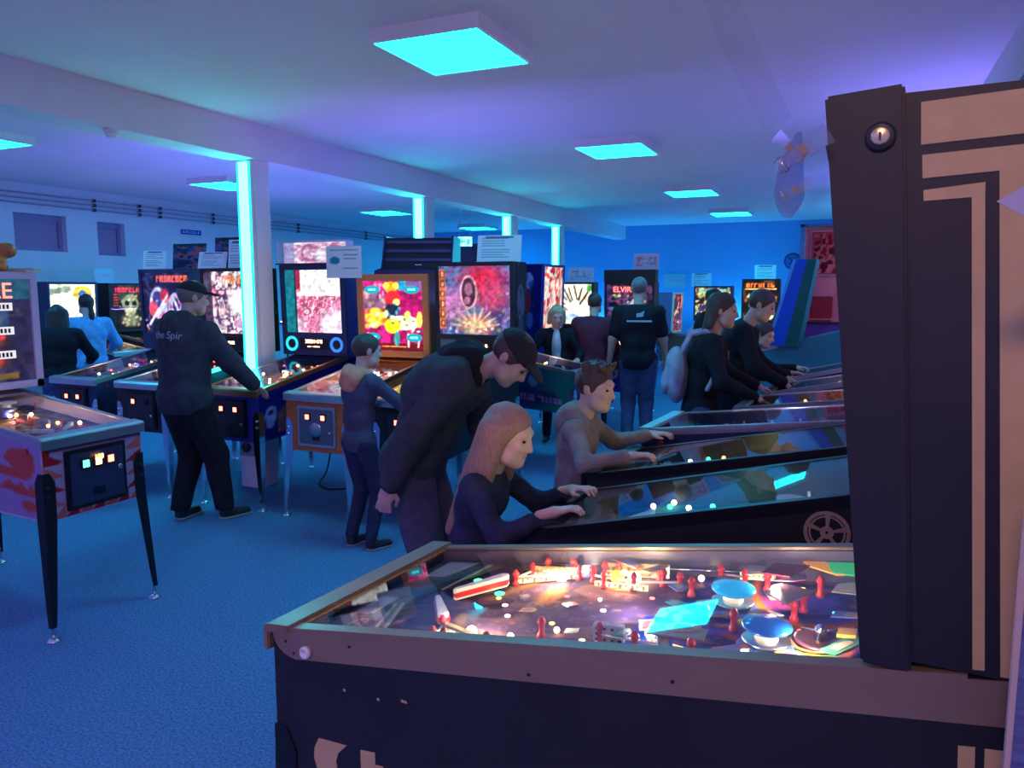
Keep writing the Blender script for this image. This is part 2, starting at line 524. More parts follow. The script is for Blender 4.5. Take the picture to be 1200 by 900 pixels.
for sx in (-1, 1):
    for sy in (-1, 1): MB().tube((sx * .2, sy * .18, 0), (sx * .19, sy * .17, .92), .018).build('leg', M_CHROME, p)
p = empty('low_counter', (-.3, YB + 1.2, 0), 0, 'magenta low counter just beyond the doorway', 'counter')
MB().b2((-.9, 0, 0), (.9, .45, .95)).build('body', mat('magenta_board', (.55, .06, .42), .5), p, bevel=.01)
MB().b2((-.92, -.02, .95), (.92, .47, 1.0)).build('worktop', mat('dark_worktop', (.09, .02, .08), .4), p, bevel=.006)

# beam, columns and their light strips
struct('beam_ceiling', MB().b2((-5.02, YN, 2.81), (-4.74, YB, ZC)), M_BEAM, 'long painted beam under the ceiling')
for k, (cy, zb) in enumerate(((5.30, 0), (8.22, 0), (10.80, 0), (12.88, 0))):
    struct('column_%d' % (k + 1), MB().b2((-4.97, cy, 0), (-4.79, cy + .18, 2.81)), M_BEAM, 'slim painted column %s' % ['nearest the camera', 'second along the beam', 'third along the beam', 'last before the blue wall'][k])
    s_ = empty('column_light_strip', (-4.885, cy, 0), 0, 'vertical cyan light strip on the %s column of the beam' % ['nearest', 'second', 'third', 'last'][k], 'light strip', 'light strips on the columns')
    MB().b2((-.075, -.030, .90), (.075, 0, 2.80)).build('housing', M_WHITEPL, s_)
    MB().b2((-.075, -.034, .92), (-.052, -.031, 2.79)).build('diffuser_edge', M_LEDEDGE, s_)
    MB().b2((.052, -.034, .92), (.075, -.031, 2.79)).build('diffuser_edge', M_LEDEDGE, s_)
    MB().b2((-.052, -.036, .92), (.052, -.031, 2.79)).build('diffuser', M_LEDCORE, s_)
# pedestal block and fuse box at the foot of the nearest column
p = empty('column_pedestal', (-4.70, 5.12, 0), 0, 'pale boxed pedestal at the foot of the nearest column', 'pedestal')
MB().b2((-.12, -.1, 0), (.10, .12, .50)).build('body', M_BEAM, p, bevel=.008)
MB().b2((-.10, -.125, .28), (.06, -.1, .44)).build('socket_box', M_PLUG, p, bevel=.004)
MB().lathe((-.02, -.125, .36), [(.04, 0), (.045, .015), (.03, .02)], 14, axis=(0, -1, 0)).build('socket', M_DARK, p)
# smoke detector on the beam
p = empty('smoke_detector', (-4.80, 3.92, 2.81), 0, 'small white smoke detector under the beam', 'smoke detector')
MB().lathe((0, 0, 0), [(.055, 0), (.055, -.02), (.045, -.025)], 20).build('base', M_WHITEPL, p)
MB().lathe((0, 0, -.025), [(.042, 0), (.045, -.02), (.03, -.032), (.01, -.035)], 20).build('sensor', M_WHITEPL, p)

# ceiling light panels; the violet ones are added out of view as fill light
PANELS = [(-2.15, 4.02, 'large cyan ceiling light panel nearest the camera'), (-2.18, 7.40, 'cyan ceiling light panel second from the camera, right of the beam'),
          (-2.16, 11.03, 'cyan ceiling light panel third from the camera, right of the beam'), (-2.10, 14.30, 'cyan ceiling light panel closest to the blue wall, right of the beam'),
          (-7.35, 4.55, 'cyan ceiling light panel cut off by the picture edge, left of the beam'), (-7.50, 7.80, 'cyan ceiling light panel partly behind the nearest column'),
          (-7.60, 11.65, 'cyan ceiling light panel above the pink-lit topper machine'), (-7.65, 15.35, 'cyan ceiling light panel above the exit sign'),
          (-2.15, 0.45, 'violet ceiling light panel above the camera'), (-2.15, -2.6, 'violet ceiling light panel behind the camera'),
          (-7.4, 1.0, 'violet ceiling light panel near the side wall'), (-7.4, -2.4, 'violet ceiling light panel in the corner behind the camera')]
for k, (x, y, lb) in enumerate(PANELS):
    p = empty('ceiling_light_panel', (x, y, ZC), 0, lb, 'ceiling light', 'square ceiling light panels')
    f = MB(); hw, hl, t = .335, .36, .022
    f.b2((-hw, -hl, -.075), (-hw + t, hl, 0)); f.b2((hw - t, -hl, -.075), (hw, hl, 0))
    f.b2((-hw + t, -hl, -.075), (hw - t, -hl + t, 0)); f.b2((-hw + t, hl - t, -.075), (hw - t, hl, 0))
    f.build('frame', M_WHITEPL, p)
    MB().b2((-hw + t, -hl + t, -.070), (hw - t, hl - t, -.062)).build('diffuser', M_CYAN if k < 8 else M_VIOLET_FILL, p)
# warm lamp on the unseen ceiling behind the camera
p = empty('ceiling_lamp', (-.2, -1.1, ZC), 0, 'warm round ceiling lamp behind the camera', 'ceiling lamp')
MB().lathe((0, 0, 0), [(.16, 0), (.18, -.05), (.14, -.09), (.03, -.10)], 20).build('lamp_shade', glow('warm_ceiling_lamp', (1.0, .58, .42), 40), p)

# cable runs and clips along the side wall
M_CONDUIT = mat('grey_conduit', (.42, .42, .55), .5)
for z, lb in ((2.965, 'topmost'), (2.90, 'middle'), (2.835, 'lowest')):
    p = empty('wall_conduit', (XL + .03, 0, z), 0, '%s of the three thin cable pipes along the side wall' % lb, 'pipe', 'cable pipes on the side wall')
    MB().tube((0, 4.5, 0), (0, 16.8, 0), .012, n=8).build('pipe', M_CONDUIT, p)
    for y in (6.2, 7.85, 8.62, 9.0, 10.1, 12.3, 14.6):
        MB().b2((-.03, y - .02, -.022), (.022, y + .02, .022)).build('clip', M_DARK, p)
p = empty('wall_sign', (XL + .01, 9.42, 2.63), 0, 'small blue lettered sign on the side wall', 'sign')
MB().b2((-.01, 0, -.03), (.005, .42, .05)).build('plate', mat('blue_enamel', (.05, .09, .45), .4), p)
a = Art(46, 8, (.10, .16, .55), 3); a.glyphs(.06, .96, .25, .8, 7, (.75, .8, .95))
a.mesh('lettering', (.0065, .01, -.025), (0, .40, 0), (0, 0, .07), M_PRINT, p)
p = empty('exit_sign', (-5.55, 10.68, 2.36), math.radians(24), 'glowing pale exit sign hanging from the ceiling', 'sign')
MB().b2((-.115, -.025, 0), (.115, .025, .15)).build('housing', M_WHITEPL, p, bevel=.006)
a = Art(30, 20, (.55, .98, .95), 2)
a.poly([(.12, .5), (.32, .82), (.32, .62), (.55, .62), (.55, .38), (.32, .38), (.32, .18)], (.1, .7, .55)); a.rect(.64, .2, .86, .82, (.1, .7, .55)); a.ell(.75, .72, .05, .08, (.6, 1, .95))
a.mesh('face', (-.11, -.0265, .005), (.22, 0, 0), (0, 0, .14), M_LITB, p)
for x in (-.08, .08): MB().tube((x, 0, .15), (x, 0, ZC - 2.36), .006, n=6).build('suspension_rod', M_STEEL, p)
p = empty('wall_screen', (-6.55, 12.6, 1.98), math.radians(14), 'dark flat screen standing behind the exit sign', 'screen')
MB().b2((-.42, 0, 0), (.42, .06, .55)).build('bezel', M_DARK, p, bevel=.008)
MB().b2((-.39, -.004, .03), (.39, 0, .52)).build('screen', mat('dark_screen', (.01, .02, .06), .15), p)
MB().b2((-.05, 0, -1.98), (.05, .05, 0)).build('stand_pole', M_BLACKMETAL, p); MB().b2((-.3, -.15, -1.98), (.3, .2, -1.95)).build('stand_base', M_BLACKMETAL, p)
p = empty('wall_emblem', (-1.22, YB - .03, 2.28), 0, 'round dark emblem on the blue wall beside the doorway', 'wall emblem')
MB().lathe((0, 0.03, 0), [(.17, 0), (.17, .02), (.145, .025)], 28, axis=(0, -1, 0)).build('rim', mat('navy', (.02, .05, .22), .5), p)
MB().lathe((0, .005, 0), [(.13, 0), (.13, .004)], 28, axis=(0, -1, 0)).build('disc', mat('mid_blue', (.05, .16, .50), .5), p)
for r in (45, 135): MB().box((0, -.002, 0), (.21, .006, .035), rot=Matrix.Rotation(math.radians(r), 3, 'Y')).build('bar', MATS['navy'], p)
# tall grey boards leaning by the wall above the near machines
for k, (x, y, z0, z1, wd, lb) in enumerate(((.66, 3.95, 1.9, 3.02, .20, 'tall grey board leaning by the pale wall above the nearest machines'), (.66, 4.40, 1.9, 2.72, .16, 'short grey board beside the tall board by the pale wall'), (.66, 3.52, 1.9, 2.80, .12, 'narrow grey board cut off by the picture edge'))):
    o = MB().b2((0, -wd, 0), (.03, wd, z1 - z0)).build('leaning_board', mat('grey_board', (.20, .19, .30), .7, noise=.15, nscale=6), None, (x, y, z0), (0, math.radians(1), 0), bevel=.004)
    tag(o, lb, 'board')
p = empty('wall_shelf', (.6, 4.0, 1.86), 0, 'narrow shelf on the pale wall carrying grey boards', 'shelf')
MB().b2((-.12, -.9, 0), (.12, .9, .035)).build('shelf_board', M_BEAM, p)
for y in (-.7, .7): MB().b2((.09, y - .02, -.2), (.115, y + .02, 0)).build('bracket', M_STEEL, p)

# fill bars added out of sight to wash the ceiling and walls with colour
M_FILL_BARV = glow('violet_fill_bar', (.21, .16, 1.0), FILL_BAR_STRENGTH)
M_FILL_BARB = glow('blue_fill_bar', (.03, .42, 1.0), FILL_BAR_STRENGTH)
for x, y, z, ln, rz, m, lb in ((.60, 2.7, 2.05, .5, 90, M_FILL_BARV, 'violet light bar behind the heads nearest the camera'), (-8.6, 2.4, 2.0, 1.4, 30, M_FILL_BARV, 'violet light bar on a stand near the side wall'), (-7.3, 9.0, 1.25, 1.0, 90, M_FILL_BARV, 'violet light bar standing beyond the blue machine'), (-6.9, 7.0, 1.25, 1.0, 90, M_FILL_BARV, 'violet light bar standing beyond the flame sided machine'), (.62, 6.5, 1.98, 1.2, 90, M_FILL_BARV, 'violet light bar behind the heads of the near wall machines'), (.62, 10.5, 1.98, 1.2, 90, M_FILL_BARV, 'violet light bar behind the heads halfway along the wall'), (.62, 14.0, 1.98, 1.2, 90, M_FILL_BARB, 'blue light bar at the far end of the wall row'),
                          (-5.75, 5.98, 1.70, 1.0, 0, M_FILL_BARV, 'violet light bar behind the robot backglass machine'), (-3.2, 5.98, 1.62, 1.0, 0, M_FILL_BARV, 'violet light bar behind the orange machine'),
                          (-2.2, 16.6, .95, 1.4, 0, M_FILL_BARB, 'blue light bar behind the circus machine'), (-4.6, 16.6, .95, 1.4, 0, M_FILL_BARB, 'blue light bar below the blue wall'), (-7.4, 16.6, .95, 1.4, 0, M_FILL_BARB, 'blue light bar in the far corner')):
    p = empty('fill_light_bar', (x, y, z), math.radians(rz), lb, 'light bar', 'coloured light bars behind the machines')
    MB().b2((-ln / 2, -.035, -.03), (ln / 2, .035, 0)).build('housing', M_DARK, p)
    MB().b2((-ln / 2 + .01, -.028, .001), (ln / 2 - .01, .028, .008)).build('diffuser', m, p)
    for q in (-.4, .4):
        if x > .5: MB().b2((q * ln - .01, -.10, -.028), (q * ln + .01, -.03, -.01)).build('bracket', M_DARK, p)
        else: MB().b2((q * ln - .01, -.01, -z), (q * ln + .01, .01, -.03)).build('stand', M_DARK, p)

# ------------------------------------------------------------------ pinball machines
M_RUBBER = mat('white_rubber', (.75, .72, .70), .6)
M_REDPL = mat('red_plastic', (.60, .03, .04), .35)
M_BULB = glow('warm_bulb', (1.0, .66, .34), 14)
M_BULBW = glow('white_bulb', (1.0, .90, .75), 22)
M_BULBR = glow('red_bulb', (1.0, .10, .07), 5)
M_BULBA = glow('amber_bulb', (1.0, .42, .08), 6)
M_BULBG = glow('green_bulb', (.05, 1.0, .45), 4)
M_DMD = glow('orange_display', (1.0, .30, .10), 3.0)
M_DMDW = glow('pale_orange_display', (1.0, .50, .28), 3.5)
M_SEG = glow('red_display', (1.0, .10, .08), 3.0)
M_TEALRING = glow('teal_ring_light', (.02, .45, .55), 1.0)
M_BLUERING = glow('blue_ring_light', (.03, .16, .60), .9)
M_BLUE = mat('blue_cabinet', (.02, .035, .30), .4)
M_ORANGE = mat('orange_wood', (.62, .17, .045), .45, noise=.25, nscale=14, stretch=(1, 1, 5))
M_NAVY = mat('navy_cabinet', (.02, .025, .10), .45)
M_LILAC = mat('lilac_frame', (.55, .46, .66), .5)
M_PURPLE = mat('purple_cabinet', (.10, .05, .20), .45)
M_TEAL = mat('teal_cabinet', (.03, .22, .28), .45)
M_BROWN = mat('brown_cabinet', (.16, .07, .05), .5)
M_PFWOOD = mat('playfield_wood', (.10, .06, .07), .8)

_leg_cache = {}
def leg_mesh(ztop, splay, m):
    """angled steel leg: L section tapering to a threaded foot; outer corner at the origin, arms towards +x and +y"""
    key = (round(ztop, 2), m.name)
    if key in _leg_cache: return _leg_cache[key]
    mb = MB()
    rings = []
    for z, a, sh in ((ztop, .035, 0), (ztop - .05, .062, 0), (ztop - .24, .060, .004), (.16, .034, .022), (.07, .026, .026)):
        t = .006
        rings.append([(-sh, -sh, z), (a - sh, -sh, z), (a - sh, t - sh, z), (t - sh, t - sh, z), (t - sh, a - sh, z), (-sh, a - sh, z)])
    vs_ = [p for r in rings for p in r]
    fs = []
    for k in range(len(rings) - 1):
        fs += [(k * 6 + i, k * 6 + (i + 1) % 6, k * 6 + 6 + (i + 1) % 6, k * 6 + 6 + i) for i in range(6)]
    fs += [tuple(range(6)), tuple(range(len(vs_) - 6, len(vs_)))[::-1]]
    mb.add(vs_, fs)
    for z in (ztop - .07, ztop - .12): mb.lathe((.02, -.001, z), [(.011, 0), (.011, .006), (.005, .009)], 10, axis=(0, -1, 0))
    a = mb.build('leg', m)
    fb = MB().tube((-.012, -.012, .012), (-.012, -.012, .11), .008, n=8).lathe((-.012, -.012, 0), [(.034, 0), (.034, .006), (.014, .02)], 16)
    b = fb.build('leveller_foot', M_CHROME)
    _leg_cache[key] = (a.data, b.data)
    bpy.data.objects.remove(a); bpy.data.objects.remove(b)
    return _leg_cache[key]

def add_legs(root, W, L, ztop, m, ztopr):
    for sx in (-1, 1):
        for sy in (0, 1):
            me, fe = leg_mesh(ztopr if sy else ztop, .03, m)
            o = bpy.data.objects.new('leg', me)
            o.location = (sx * (W / 2 + .004), L + .004 if sy else -.004, 0)
            o.scale = (-sx, -1 if sy else 1, 1)
            link(o, root)
            f = bpy.data.objects.new('leveller_foot', fe); link(f, o)

def lit_playfield(seed, cols, bg, w=22, h=44):
    a = Art(w, h, bg, seed)
    a.busy(cols, 5)
    a.dots(16, .05, cols[::-1], asp=.5)
    return a

def coin_door(root, kind, zc, W):
    d = MB().b2((-.17, -.014, zc - .15), (.17, .002, zc + .15)).build('coin_door', {'silver': M_STEEL, 'dark': M_BLACKMETAL}[kind['frame']], root, bevel=.003)
    MB().b2((-.15, -.019, zc - .13), (.15, -.010, zc + .13)).build('door_plate', kind.get('plate', M_DARK), d, bevel=.002)
    for x in (-.07, .07) if kind.get('slots', 2) == 2 else (-.07, 0, .07):
        b = MB().b2((x - .026, -.027, zc + .045), (x + .026, -.018, zc + .10)).build('coin_slot', M_BLACKMETAL, d, bevel=.003)
    n = kind.get('slots', 2)
    for i, m in enumerate(kind.get('lights', [M_BULBR] * n)):
        x = (i - (n - 1) / 2) * (.14 if n == 2 else .07)
        MB().b2((x - .016, -.030, zc + .055), (x + .016, -.0265, zc + .09)).build('reject_button', m, d)
    if kind.get('disc'):
        MB().lathe((0, -.018, zc - .02), [(.052, 0), (.052, .006), (.045, .009)], 24, axis=(0, -1, 0)).build('round_plate', M_STEEL, d)
    MB().lathe((.125, -.018, zc + (.02 if n == 3 else -.04)), [(.013, 0), (.013, .008), (.008, .010)], 14, axis=(0, -1, 0)).build('lock', M_CHROME, d)
    MB().b2((-.035, -.022, zc - .10), (.035, -.018, zc - .06)).build('return_flap', M_BLACKMETAL, d, bevel=.002)
    return d

def machine(label, loc, heading, W=.56, L=1.30, zf=.93, sl=.16, hf=.40, cab=M_BLACK, rail=M_STEEL, legs=M_CHROME, railh=.03,
            bbw=.70, yb=1.05, zb=None, zt=1.90, dep=.25, lean=0.03, bbm=None, framem=None, framew=.03, art=None, artm=None, panel=None,
            pf=None, lamp=None, sideR=None, sideL=None, front=None, coin=None, bbside=None, glass=True, detail=True, group='pinball machines in the hall', lampcol=(1, .7, .4), pfd=.05, pfs=.02, seed=1, back_only=False):
    rng = random.Random(seed)
    root = empty('pinball_machine', (loc[0], loc[1], 0), math.radians(heading - 90), label, 'pinball machine', group)
    zb = zb if zb is not None else zf + sl * yb + .02
    top = lambda y: zf + sl * y
    bot = lambda y: zf - hf + .04 * y
    # cabinet: two side boards, front, back and floor
    c = MB(); t = .02; hw = W / 2
    for sx in (-1, 1):
        x0 = sx * hw; x1 = sx * (hw - t)
        c.prism([(x0, 0, bot(0)), (x0, L, bot(L)), (x0, L, top(L)), (x0, 0, top(0))], (x1 - x0, 0, 0))
    c.prism([(-hw + t, 0, bot(0)), (hw - t, 0, bot(0)), (hw - t, 0, top(0)), (-hw + t, 0, top(0))], (0, t, 0))
    c.prism([(-hw + t, L - t, bot(L)), (hw - t, L - t, bot(L)), (hw - t, L - t, top(L)), (-hw + t, L - t, top(L))], (0, t, 0))
    c.prism([(-hw + t, t, bot(0) + .01), (hw - t, t, bot(0) + .01), (hw - t, L - t, bot(L) + .01), (-hw + t, L - t, bot(L) + .01)], (0, 0, .015))
    c.prism([(-hw + t, yb + .03, top(yb) - .01), (hw - t, yb + .03, top(yb) - .01), (hw - t, L - t, top(L) - .01), (-hw + t, L - t, top(L) - .01)], (0, 0, .012))
    cb = c.build('cabinet', cab, root)
    add_legs(root, W, L, bot(0) + .24, legs, bot(L) + .24)
    # metal trim
    for sx in (-1, 1):
        r = MB(); xo = sx * (hw + .003); xi = sx * (hw - .028)
        r.prism([(xo, 0.0, top(0)), (xo, yb + .10, top(yb + .10)), (xi, yb + .10, top(yb + .10)), (xi, 0.0, top(0))], (0, 0, .006))
        y0 = -.004
        pts = [(xo, y0, top(y0)), (xo, yb + (.26 if railh > .05 else .10), top(yb + (.26 if railh > .05 else .10))), (xo, yb + (.26 if railh > .05 else .10), top(yb + (.26 if railh > .05 else .10)) - railh)]
        if railh > .05:
            for k in range(7):
                q = math.pi / 2 * k / 6
                pts.append((xo, .065 - .065 * math.sin(q), top(.06) - railh + railh * .8 * (1 - math.cos(q))))
        else: pts.append((xo, y0, top(y0) - railh))
        r.prism(pts, (-sx * .003, 0, 0))
        r.build('side_rail', rail, root)
        for m_, yy in ((M_WHITEPL if railh > .05 else M_REDPL, .10),):
            b_ = MB().lathe((xo, yy, top(yy) - (.045 if railh > .05 else .07)), [(.014, 0), (.014, .008), (.010, .012), (.009, .009)], 16, axis=(sx, 0, 0)).build('flipper_button', m_, root)
    lb = MB().prism([(-hw - .012, -.022, top(0) - .045), (-hw - .012, -.022, top(0) + .004), (-hw - .012, -.012, top(0) + .014), (-hw - .012, .055, top(.055) + .012), (-hw - .012, .055, top(.055) - .004), (-hw - .012, -.004, top(0) - .004), (-hw - .012, -.004, top(0) - .045)], (W + .024, 0, 0))
    lb.build('lockdown_bar', rail, root, bevel=.003)
    # playfield, apron and what stands on it
    z0 = zf - pfd; z1 = top(yb) - pfd - pfs
    pz = lambda y: z0 + (z1 - z0) * (y - .05) / (yb - .05)
    iw = hw - t
    if pf is not None:
        o = pf.mesh('playfield', (-iw, .05, z0), (2 * iw, 0, 0), (0, yb - .03, z1 - z0 + .0), M_FIELD, root)
    else:
        o = MB().prism([(-iw, .05, z0), (iw, .05, z0), (iw, yb + .02, pz(yb + .02)), (-iw, yb + .02, pz(yb + .02))], (0, 0, -.012)).build('playfield', M_PFWOOD, root)
    if detail:
        MB().prism([(-iw, .04, pz(.04) + .002), (iw, .04, pz(.04) + .002), (iw, .12, pz(.12) + .002), (.06, .22, pz(.2) + .002), (-.06, .22, pz(.2) + .002), (-iw, .12, pz(.12) + .002)], (0, 0, .018)).build('apron', M_DARK, o)
        for sx in (-1, 1):
            p0 = Vector((sx * .12, .33, pz(.33) + .012)); p1 = Vector((sx * .025, .26, pz(.26) + .012))
            fl = MB(); fl.tube(p0 - Vector((0, 0, .01)), p0 + Vector((0, 0, .012)), .012, n=12)
            d = (p1 - p0); nrm = Vector((-d.y, d.x, 0)).normalized()
            fl.prism([p0 + nrm * .012 - Vector((0, 0, .008)), p0 - nrm * .012 - Vector((0, 0, .008)), p1 - nrm * .005 - Vector((0, 0, .008)), p1 + nrm * .005 - Vector((0, 0, .008))], (0, 0, .016))
            fl.build('flipper', M_RUBBER, o)
        for k in range(3):
            bx, by = ((-.1, .80), (.1, .82), (0, .68))[k]
            bm_ = MB().lathe((bx, by, pz(by)), [(.045, 0), (.045, .008), (.022, .012), (.022, .032), (.05, .036), (.05, .044), (.02, .050)], 16)
            bm_.build('pop_bumper', [M_REDPL, M_WHITEPL, M_BLUE][(k + seed) % 3], o)
        for k in range(14):
            x = rng.uniform(-iw + .03, iw - .03); y = rng.uniform(.30, yb - .06)
            MB().ball((x, y, pz(y) + .018), .010, 8).build('lamp_bulb', (lamp or [M_BULB, M_BULBR, M_BULBA])[k % len(lamp or [1, 2, 3])], o)
        for k in range(8):
            x = rng.uniform(-iw + .02, iw - .02); y = rng.uniform(.34, yb - .06)
            MB().tube((x, y, pz(y)), (x, y, pz(y) + .03), .006, n=8).build('post', [M_REDPL, M_RUBBER][k % 2], o)
    if glass:
        g = MB().prism([(-hw + .022, .045, top(.045) + .001), (hw - .022, .045, top(.045) + .001), (hw - .022, yb + .02, top(yb + .02) + .001), (-hw + .022, yb + .02, top(yb + .02) + .001)], (0, 0, .003))
        g.build('playfield_glass', M_GLASS, root)
    # backbox
    bw = bbw / 2; ln = lambda z: -lean * (z - zb)
    bbm = bbm or cab
    bb = MB().prism([(-bw, yb + .02, zb), (-bw, yb + dep, zb), (-bw, yb + dep + ln(zt) * .6, zt), (-bw, yb + .02 + ln(zt), zt)], (bbw, 0, 0)).build('backbox', bbm, root)
    if top(L) < zb - .01:
        MB().b2((-hw + .03, yb + .05, top(yb + .05) - .02), (hw - .03, min(L, yb + dep) - .01, zb)).build('backbox_neck', bbm, root)
    fm = framem or bbm
    F = framew
    fr = MB()
    def bar(x0, x1, za, zb_):
        fr.prism([(x0, yb - .006 + ln(za), za), (x1, yb - .006 + ln(za), za), (x1, yb - .006 + ln(zb_), zb_), (x0, yb - .006 + ln(zb_), zb_)], (0, .028, 0))
    ps = panel['h'] if panel else 0.0
    bar(-bw, bw, zt - F, zt); bar(-bw, -bw + F, zb + ps, zt - F); bar(bw - F, bw, zb + ps, zt - F); bar(-bw, bw, zb, zb + max(ps, F))
    fr.build('backbox_frame', fm, bb)
    za = zb + max(ps, F) + .002; zz = zt - F - .002
    if art is not None:
        art.mesh('translite', (-bw + F, yb + .010 + ln(za), za), (bbw - 2 * F, 0, 0), (0, ln(zz) - ln(za), zz - za), artm or M_LIT, bb)
        MB().prism([(-bw + F, yb + .004 + ln(za), za), (bw - F, yb + .004 + ln(za), za), (bw - F, yb + .004 + ln(zz), zz), (-bw + F, yb + .004 + ln(zz), zz)], (0, .003, 0)).build('backglass', M_GLASS, bb)
    if panel:
        zc = zb + ps / 2; yp = yb - .008 + ln(zc)
        if panel.get('speakers'):
            for sx, m_ in zip((-1, 1), panel['speakers']):
                MB().lathe((sx * bw * .70, yp, zc), [(.068, 0), (.068, .006), (.054, .008), (.050, .002)], 24, axis=(0, -1, 0)).build('speaker_ring', m_, bb)
                MB().lathe((sx * bw * .70, yp - .001, zc), [(.048, 0), (.030, .003), (.012, .006)], 20, axis=(0, -1, 0)).build('speaker_cone', M_DARK, bb)
        if panel.get('text'):
            MB().b2((-.15, yp - .004, zc - .045), (.15, yp + .002, zc + .05)).build('score_display', mat('display_black', (.012, .006, .005), .25), bb)
            for i, (tx, sz) in enumerate(panel['text']):
                n = len(panel['text'])
                text_obj('display_text', tx, sz, panel.get('mat', M_DMDW), bb, (0, yp - .0065, zc + (.022 - .045 * i if n > 1 else 0)), (math.pi / 2, 0, 0), .0006, 'CENTER', panel.get('stretch', 1.0))
    # printed sides
    def side(a, sx, nm='side_art'):
        y = a.U * (L - .01) + .005
        P = np.stack([np.full_like(y, sx * (hw + .0015)), y, (bot(0) + .04 * y + .01) * (1 - a.V) + (top(0) + sl * y - railh - .004) * a.V], -1)
        grid_mesh(nm, P, a.a, M_PRINT, cb)
    if sideR: side(sideR, 1)
    if sideL: side(sideL, -1)
    if front: front.mesh('front_art', (-hw + .004, -.0015, bot(0) + .004), (W - .008, 0, 0), (0, 0, hf - .05), M_PRINT, cb)
    if coin: coin_door(root, coin, zf - hf / 2 - .02, W)
    if bbside:
        sx, a = bbside
        P = np.stack([np.full_like(a.U, sx * (bw + .0015)), (yb + .025 + a.U * (dep - .03)) + ln(zb + a.V * (zt - zb)) * (1 - .4 * a.U), zb + .005 + a.V * (zt - zb - .01)], -1)
        grid_mesh('side_art', P, a.a, M_PRINT, bb)
    root['top'] = zt
    if lampcol and detail:
        point_light('playfield_lamp', (0, .62, pz(.62) + .035), lampcol, 1.1, .02, root)
    return root, bb, o

# ---- backglass pictures
def art_robot():
    a = Art(56, 48, (.05, .06, .16), 11); a.busy([(.03, .03, .12), (.08, .09, .30), (.25, .2, .45), (.05, .04, .15)], 5)
    a.ell(.32, .50, .20, .28, (.80, .80, .95)); a.ell(.30, .55, .12, .16, (.25, .25, .55)); a.ell(.45, .62, .10, .12, (.75, .15, .3)); a.ell(.2, .4, .10, .14, (.9, .3, .4))
    a.ell(.66, .42, .16, .26, (.85, .78, .95)); a.ell(.68, .46, .08, .13, (.15, .15, .35)); a.ell(.5, .25, .22, .12, (.9, .45, .7)); a.ell(.85, .55, .1, .2, (.35, .4, .95))
    a.dots(26, .03, [(1, .9, 1), (.9, .3, .35), (.2, .2, .6), (1, .6, .4)], v1=.72, al=.8); a.glyphs(.30, .95, .84, .94, 8, (1, .38, .28)); a.line((.1, .15), (.5, .62), .02, (.95, .9, 1)); a.line((.8, .2), (.62, .6), .02, (.9, .85, 1))
    return a
def art_white_comic(seed=21):
    a = Art(56, 48, (.9, .85, .9), seed); a.busy([(1, .97, .95), (.9, .7, .75), (.35, .2, .4), (1, .95, .95), (.75, .55, .7)], 6)
    a.dots(30, .05, [(1, 1, 1), (.3, .15, .35), (1, .8, .7), (.9, .4, .5)], asp=1.1, al=.8); a.glyphs(.35, .98, .80, .94, 6, (1, .62, .15)); a.rect(0, 0, .15, 1, (.12, .08, .2), .8); a.ell(.62, .5, .2, .25, (1, 1, 1), .4)
    return a
def art_brain():
    a = Art(64, 56, (.95, .55, .72), 31)
    a.busy([(.95, .55, .70), (.80, .30, .48), (1, .75, .82), (.70, .25, .42), (.97, .65, .75)], 9, v1=.62)
    a.ell(.92, .12, .42, .34, (.98, .88, .98), .5); a.ell(.10, .10, .30, .26, (.96, .85, .95), .6); a.rect(0, .60, 1, 1, (.97, .90, .95)); a.rect(.30, .60, 1, 1, (1, .98, .98)); a.rect(0, .66, .28, 1, (.62, .12, .25)); a.dots(8, .05, [(.9, .5, .55), (.5, .08, .2)], 0, .28, .66, 1)
    a.rect(.0, 0, .16, 1, (.02, .45, .52)); a.rect(.16, 0, .20, 1, (.05, .12, .2)); a.dots(18, .02, [(.55, .9, .9), (.6, .6, .7)], .35, 1, .9, 1)
    return a
def art_monster():
    a = Art(64, 72, (.55, .04, .28), 41)
    a.busy([(.62, .05, .36), (.48, .03, .25), (.70, .08, .42)], 3); a.poly([(0, .95), (.4, .75), (.35, .55), (0, .6)], (.45, .30, .40)); a.dots(30, .035, [(.75, .55, .5), (.3, .15, .25), (.85, .6, .6)], 0, .4, .55, .95, 1, .7)
    a.ell(.47, .90, .10, .10, (1, .62, .10)); a.ell(.40, .93, .06, .05, (1, .8, .2)); a.ell(.56, .93, .06, .05, (1, .75, .2)); a.ell(.50, .75, .14, .12, (.85, .12, .15)); a.ell(.56, .70, .06, .05, (1, .85, .4))
    a.ell(.47, .55, .13, .13, (.06, .12, .2)); a.dots(8, .04, [(.3, .5, .6), (.05, .05, .15)], .36, .6, .46, .66)
    a.ell(.20, .48, .20, .14, (.98, .70, .18)); a.dots(22, .05, [(1, .95, .7), (.85, .5, .1), (.6, .25, .1), (1, .85, .3)], .04, .38, .34, .6, 1, .85)
    a.ell(.66, .40, .30, .11, (1, .97, .78)); a.ell(.48, .36, .14, .12, (.95, .85, .10)); a.dots(26, .035, [(1, 1, .95), (.4, .4, .2), (1, .9, .4)], .4, .95, .28, .52, .7, .9); a.ell(.93, .45, .05, .12, (1, .85, .3)); a.ell(.74, .52, .05, .05, (1, .8, .3))
    a.rect(.60, .86, .72, 1, (.05, .55, .65), .9); a.rect(.72, .86, 1, 1, (.35, .3, .5), .8); a.rect(0, 0, 1, .10, (.35, .03, .08)); a.line((.74, .24), (.74, .06), .012, (.9, .8, .75)); a.line((.93, .22), (.90, .06), .012, (.9, .8, .75)); a.rect(.03, .02, .14, .24, (.75, .75, .85)); a.ell(.55, .17, .05, .12, (.2, .6, .6)); a.rect(.3, .05, .7, .07, (.9, .55, .2))
    return a
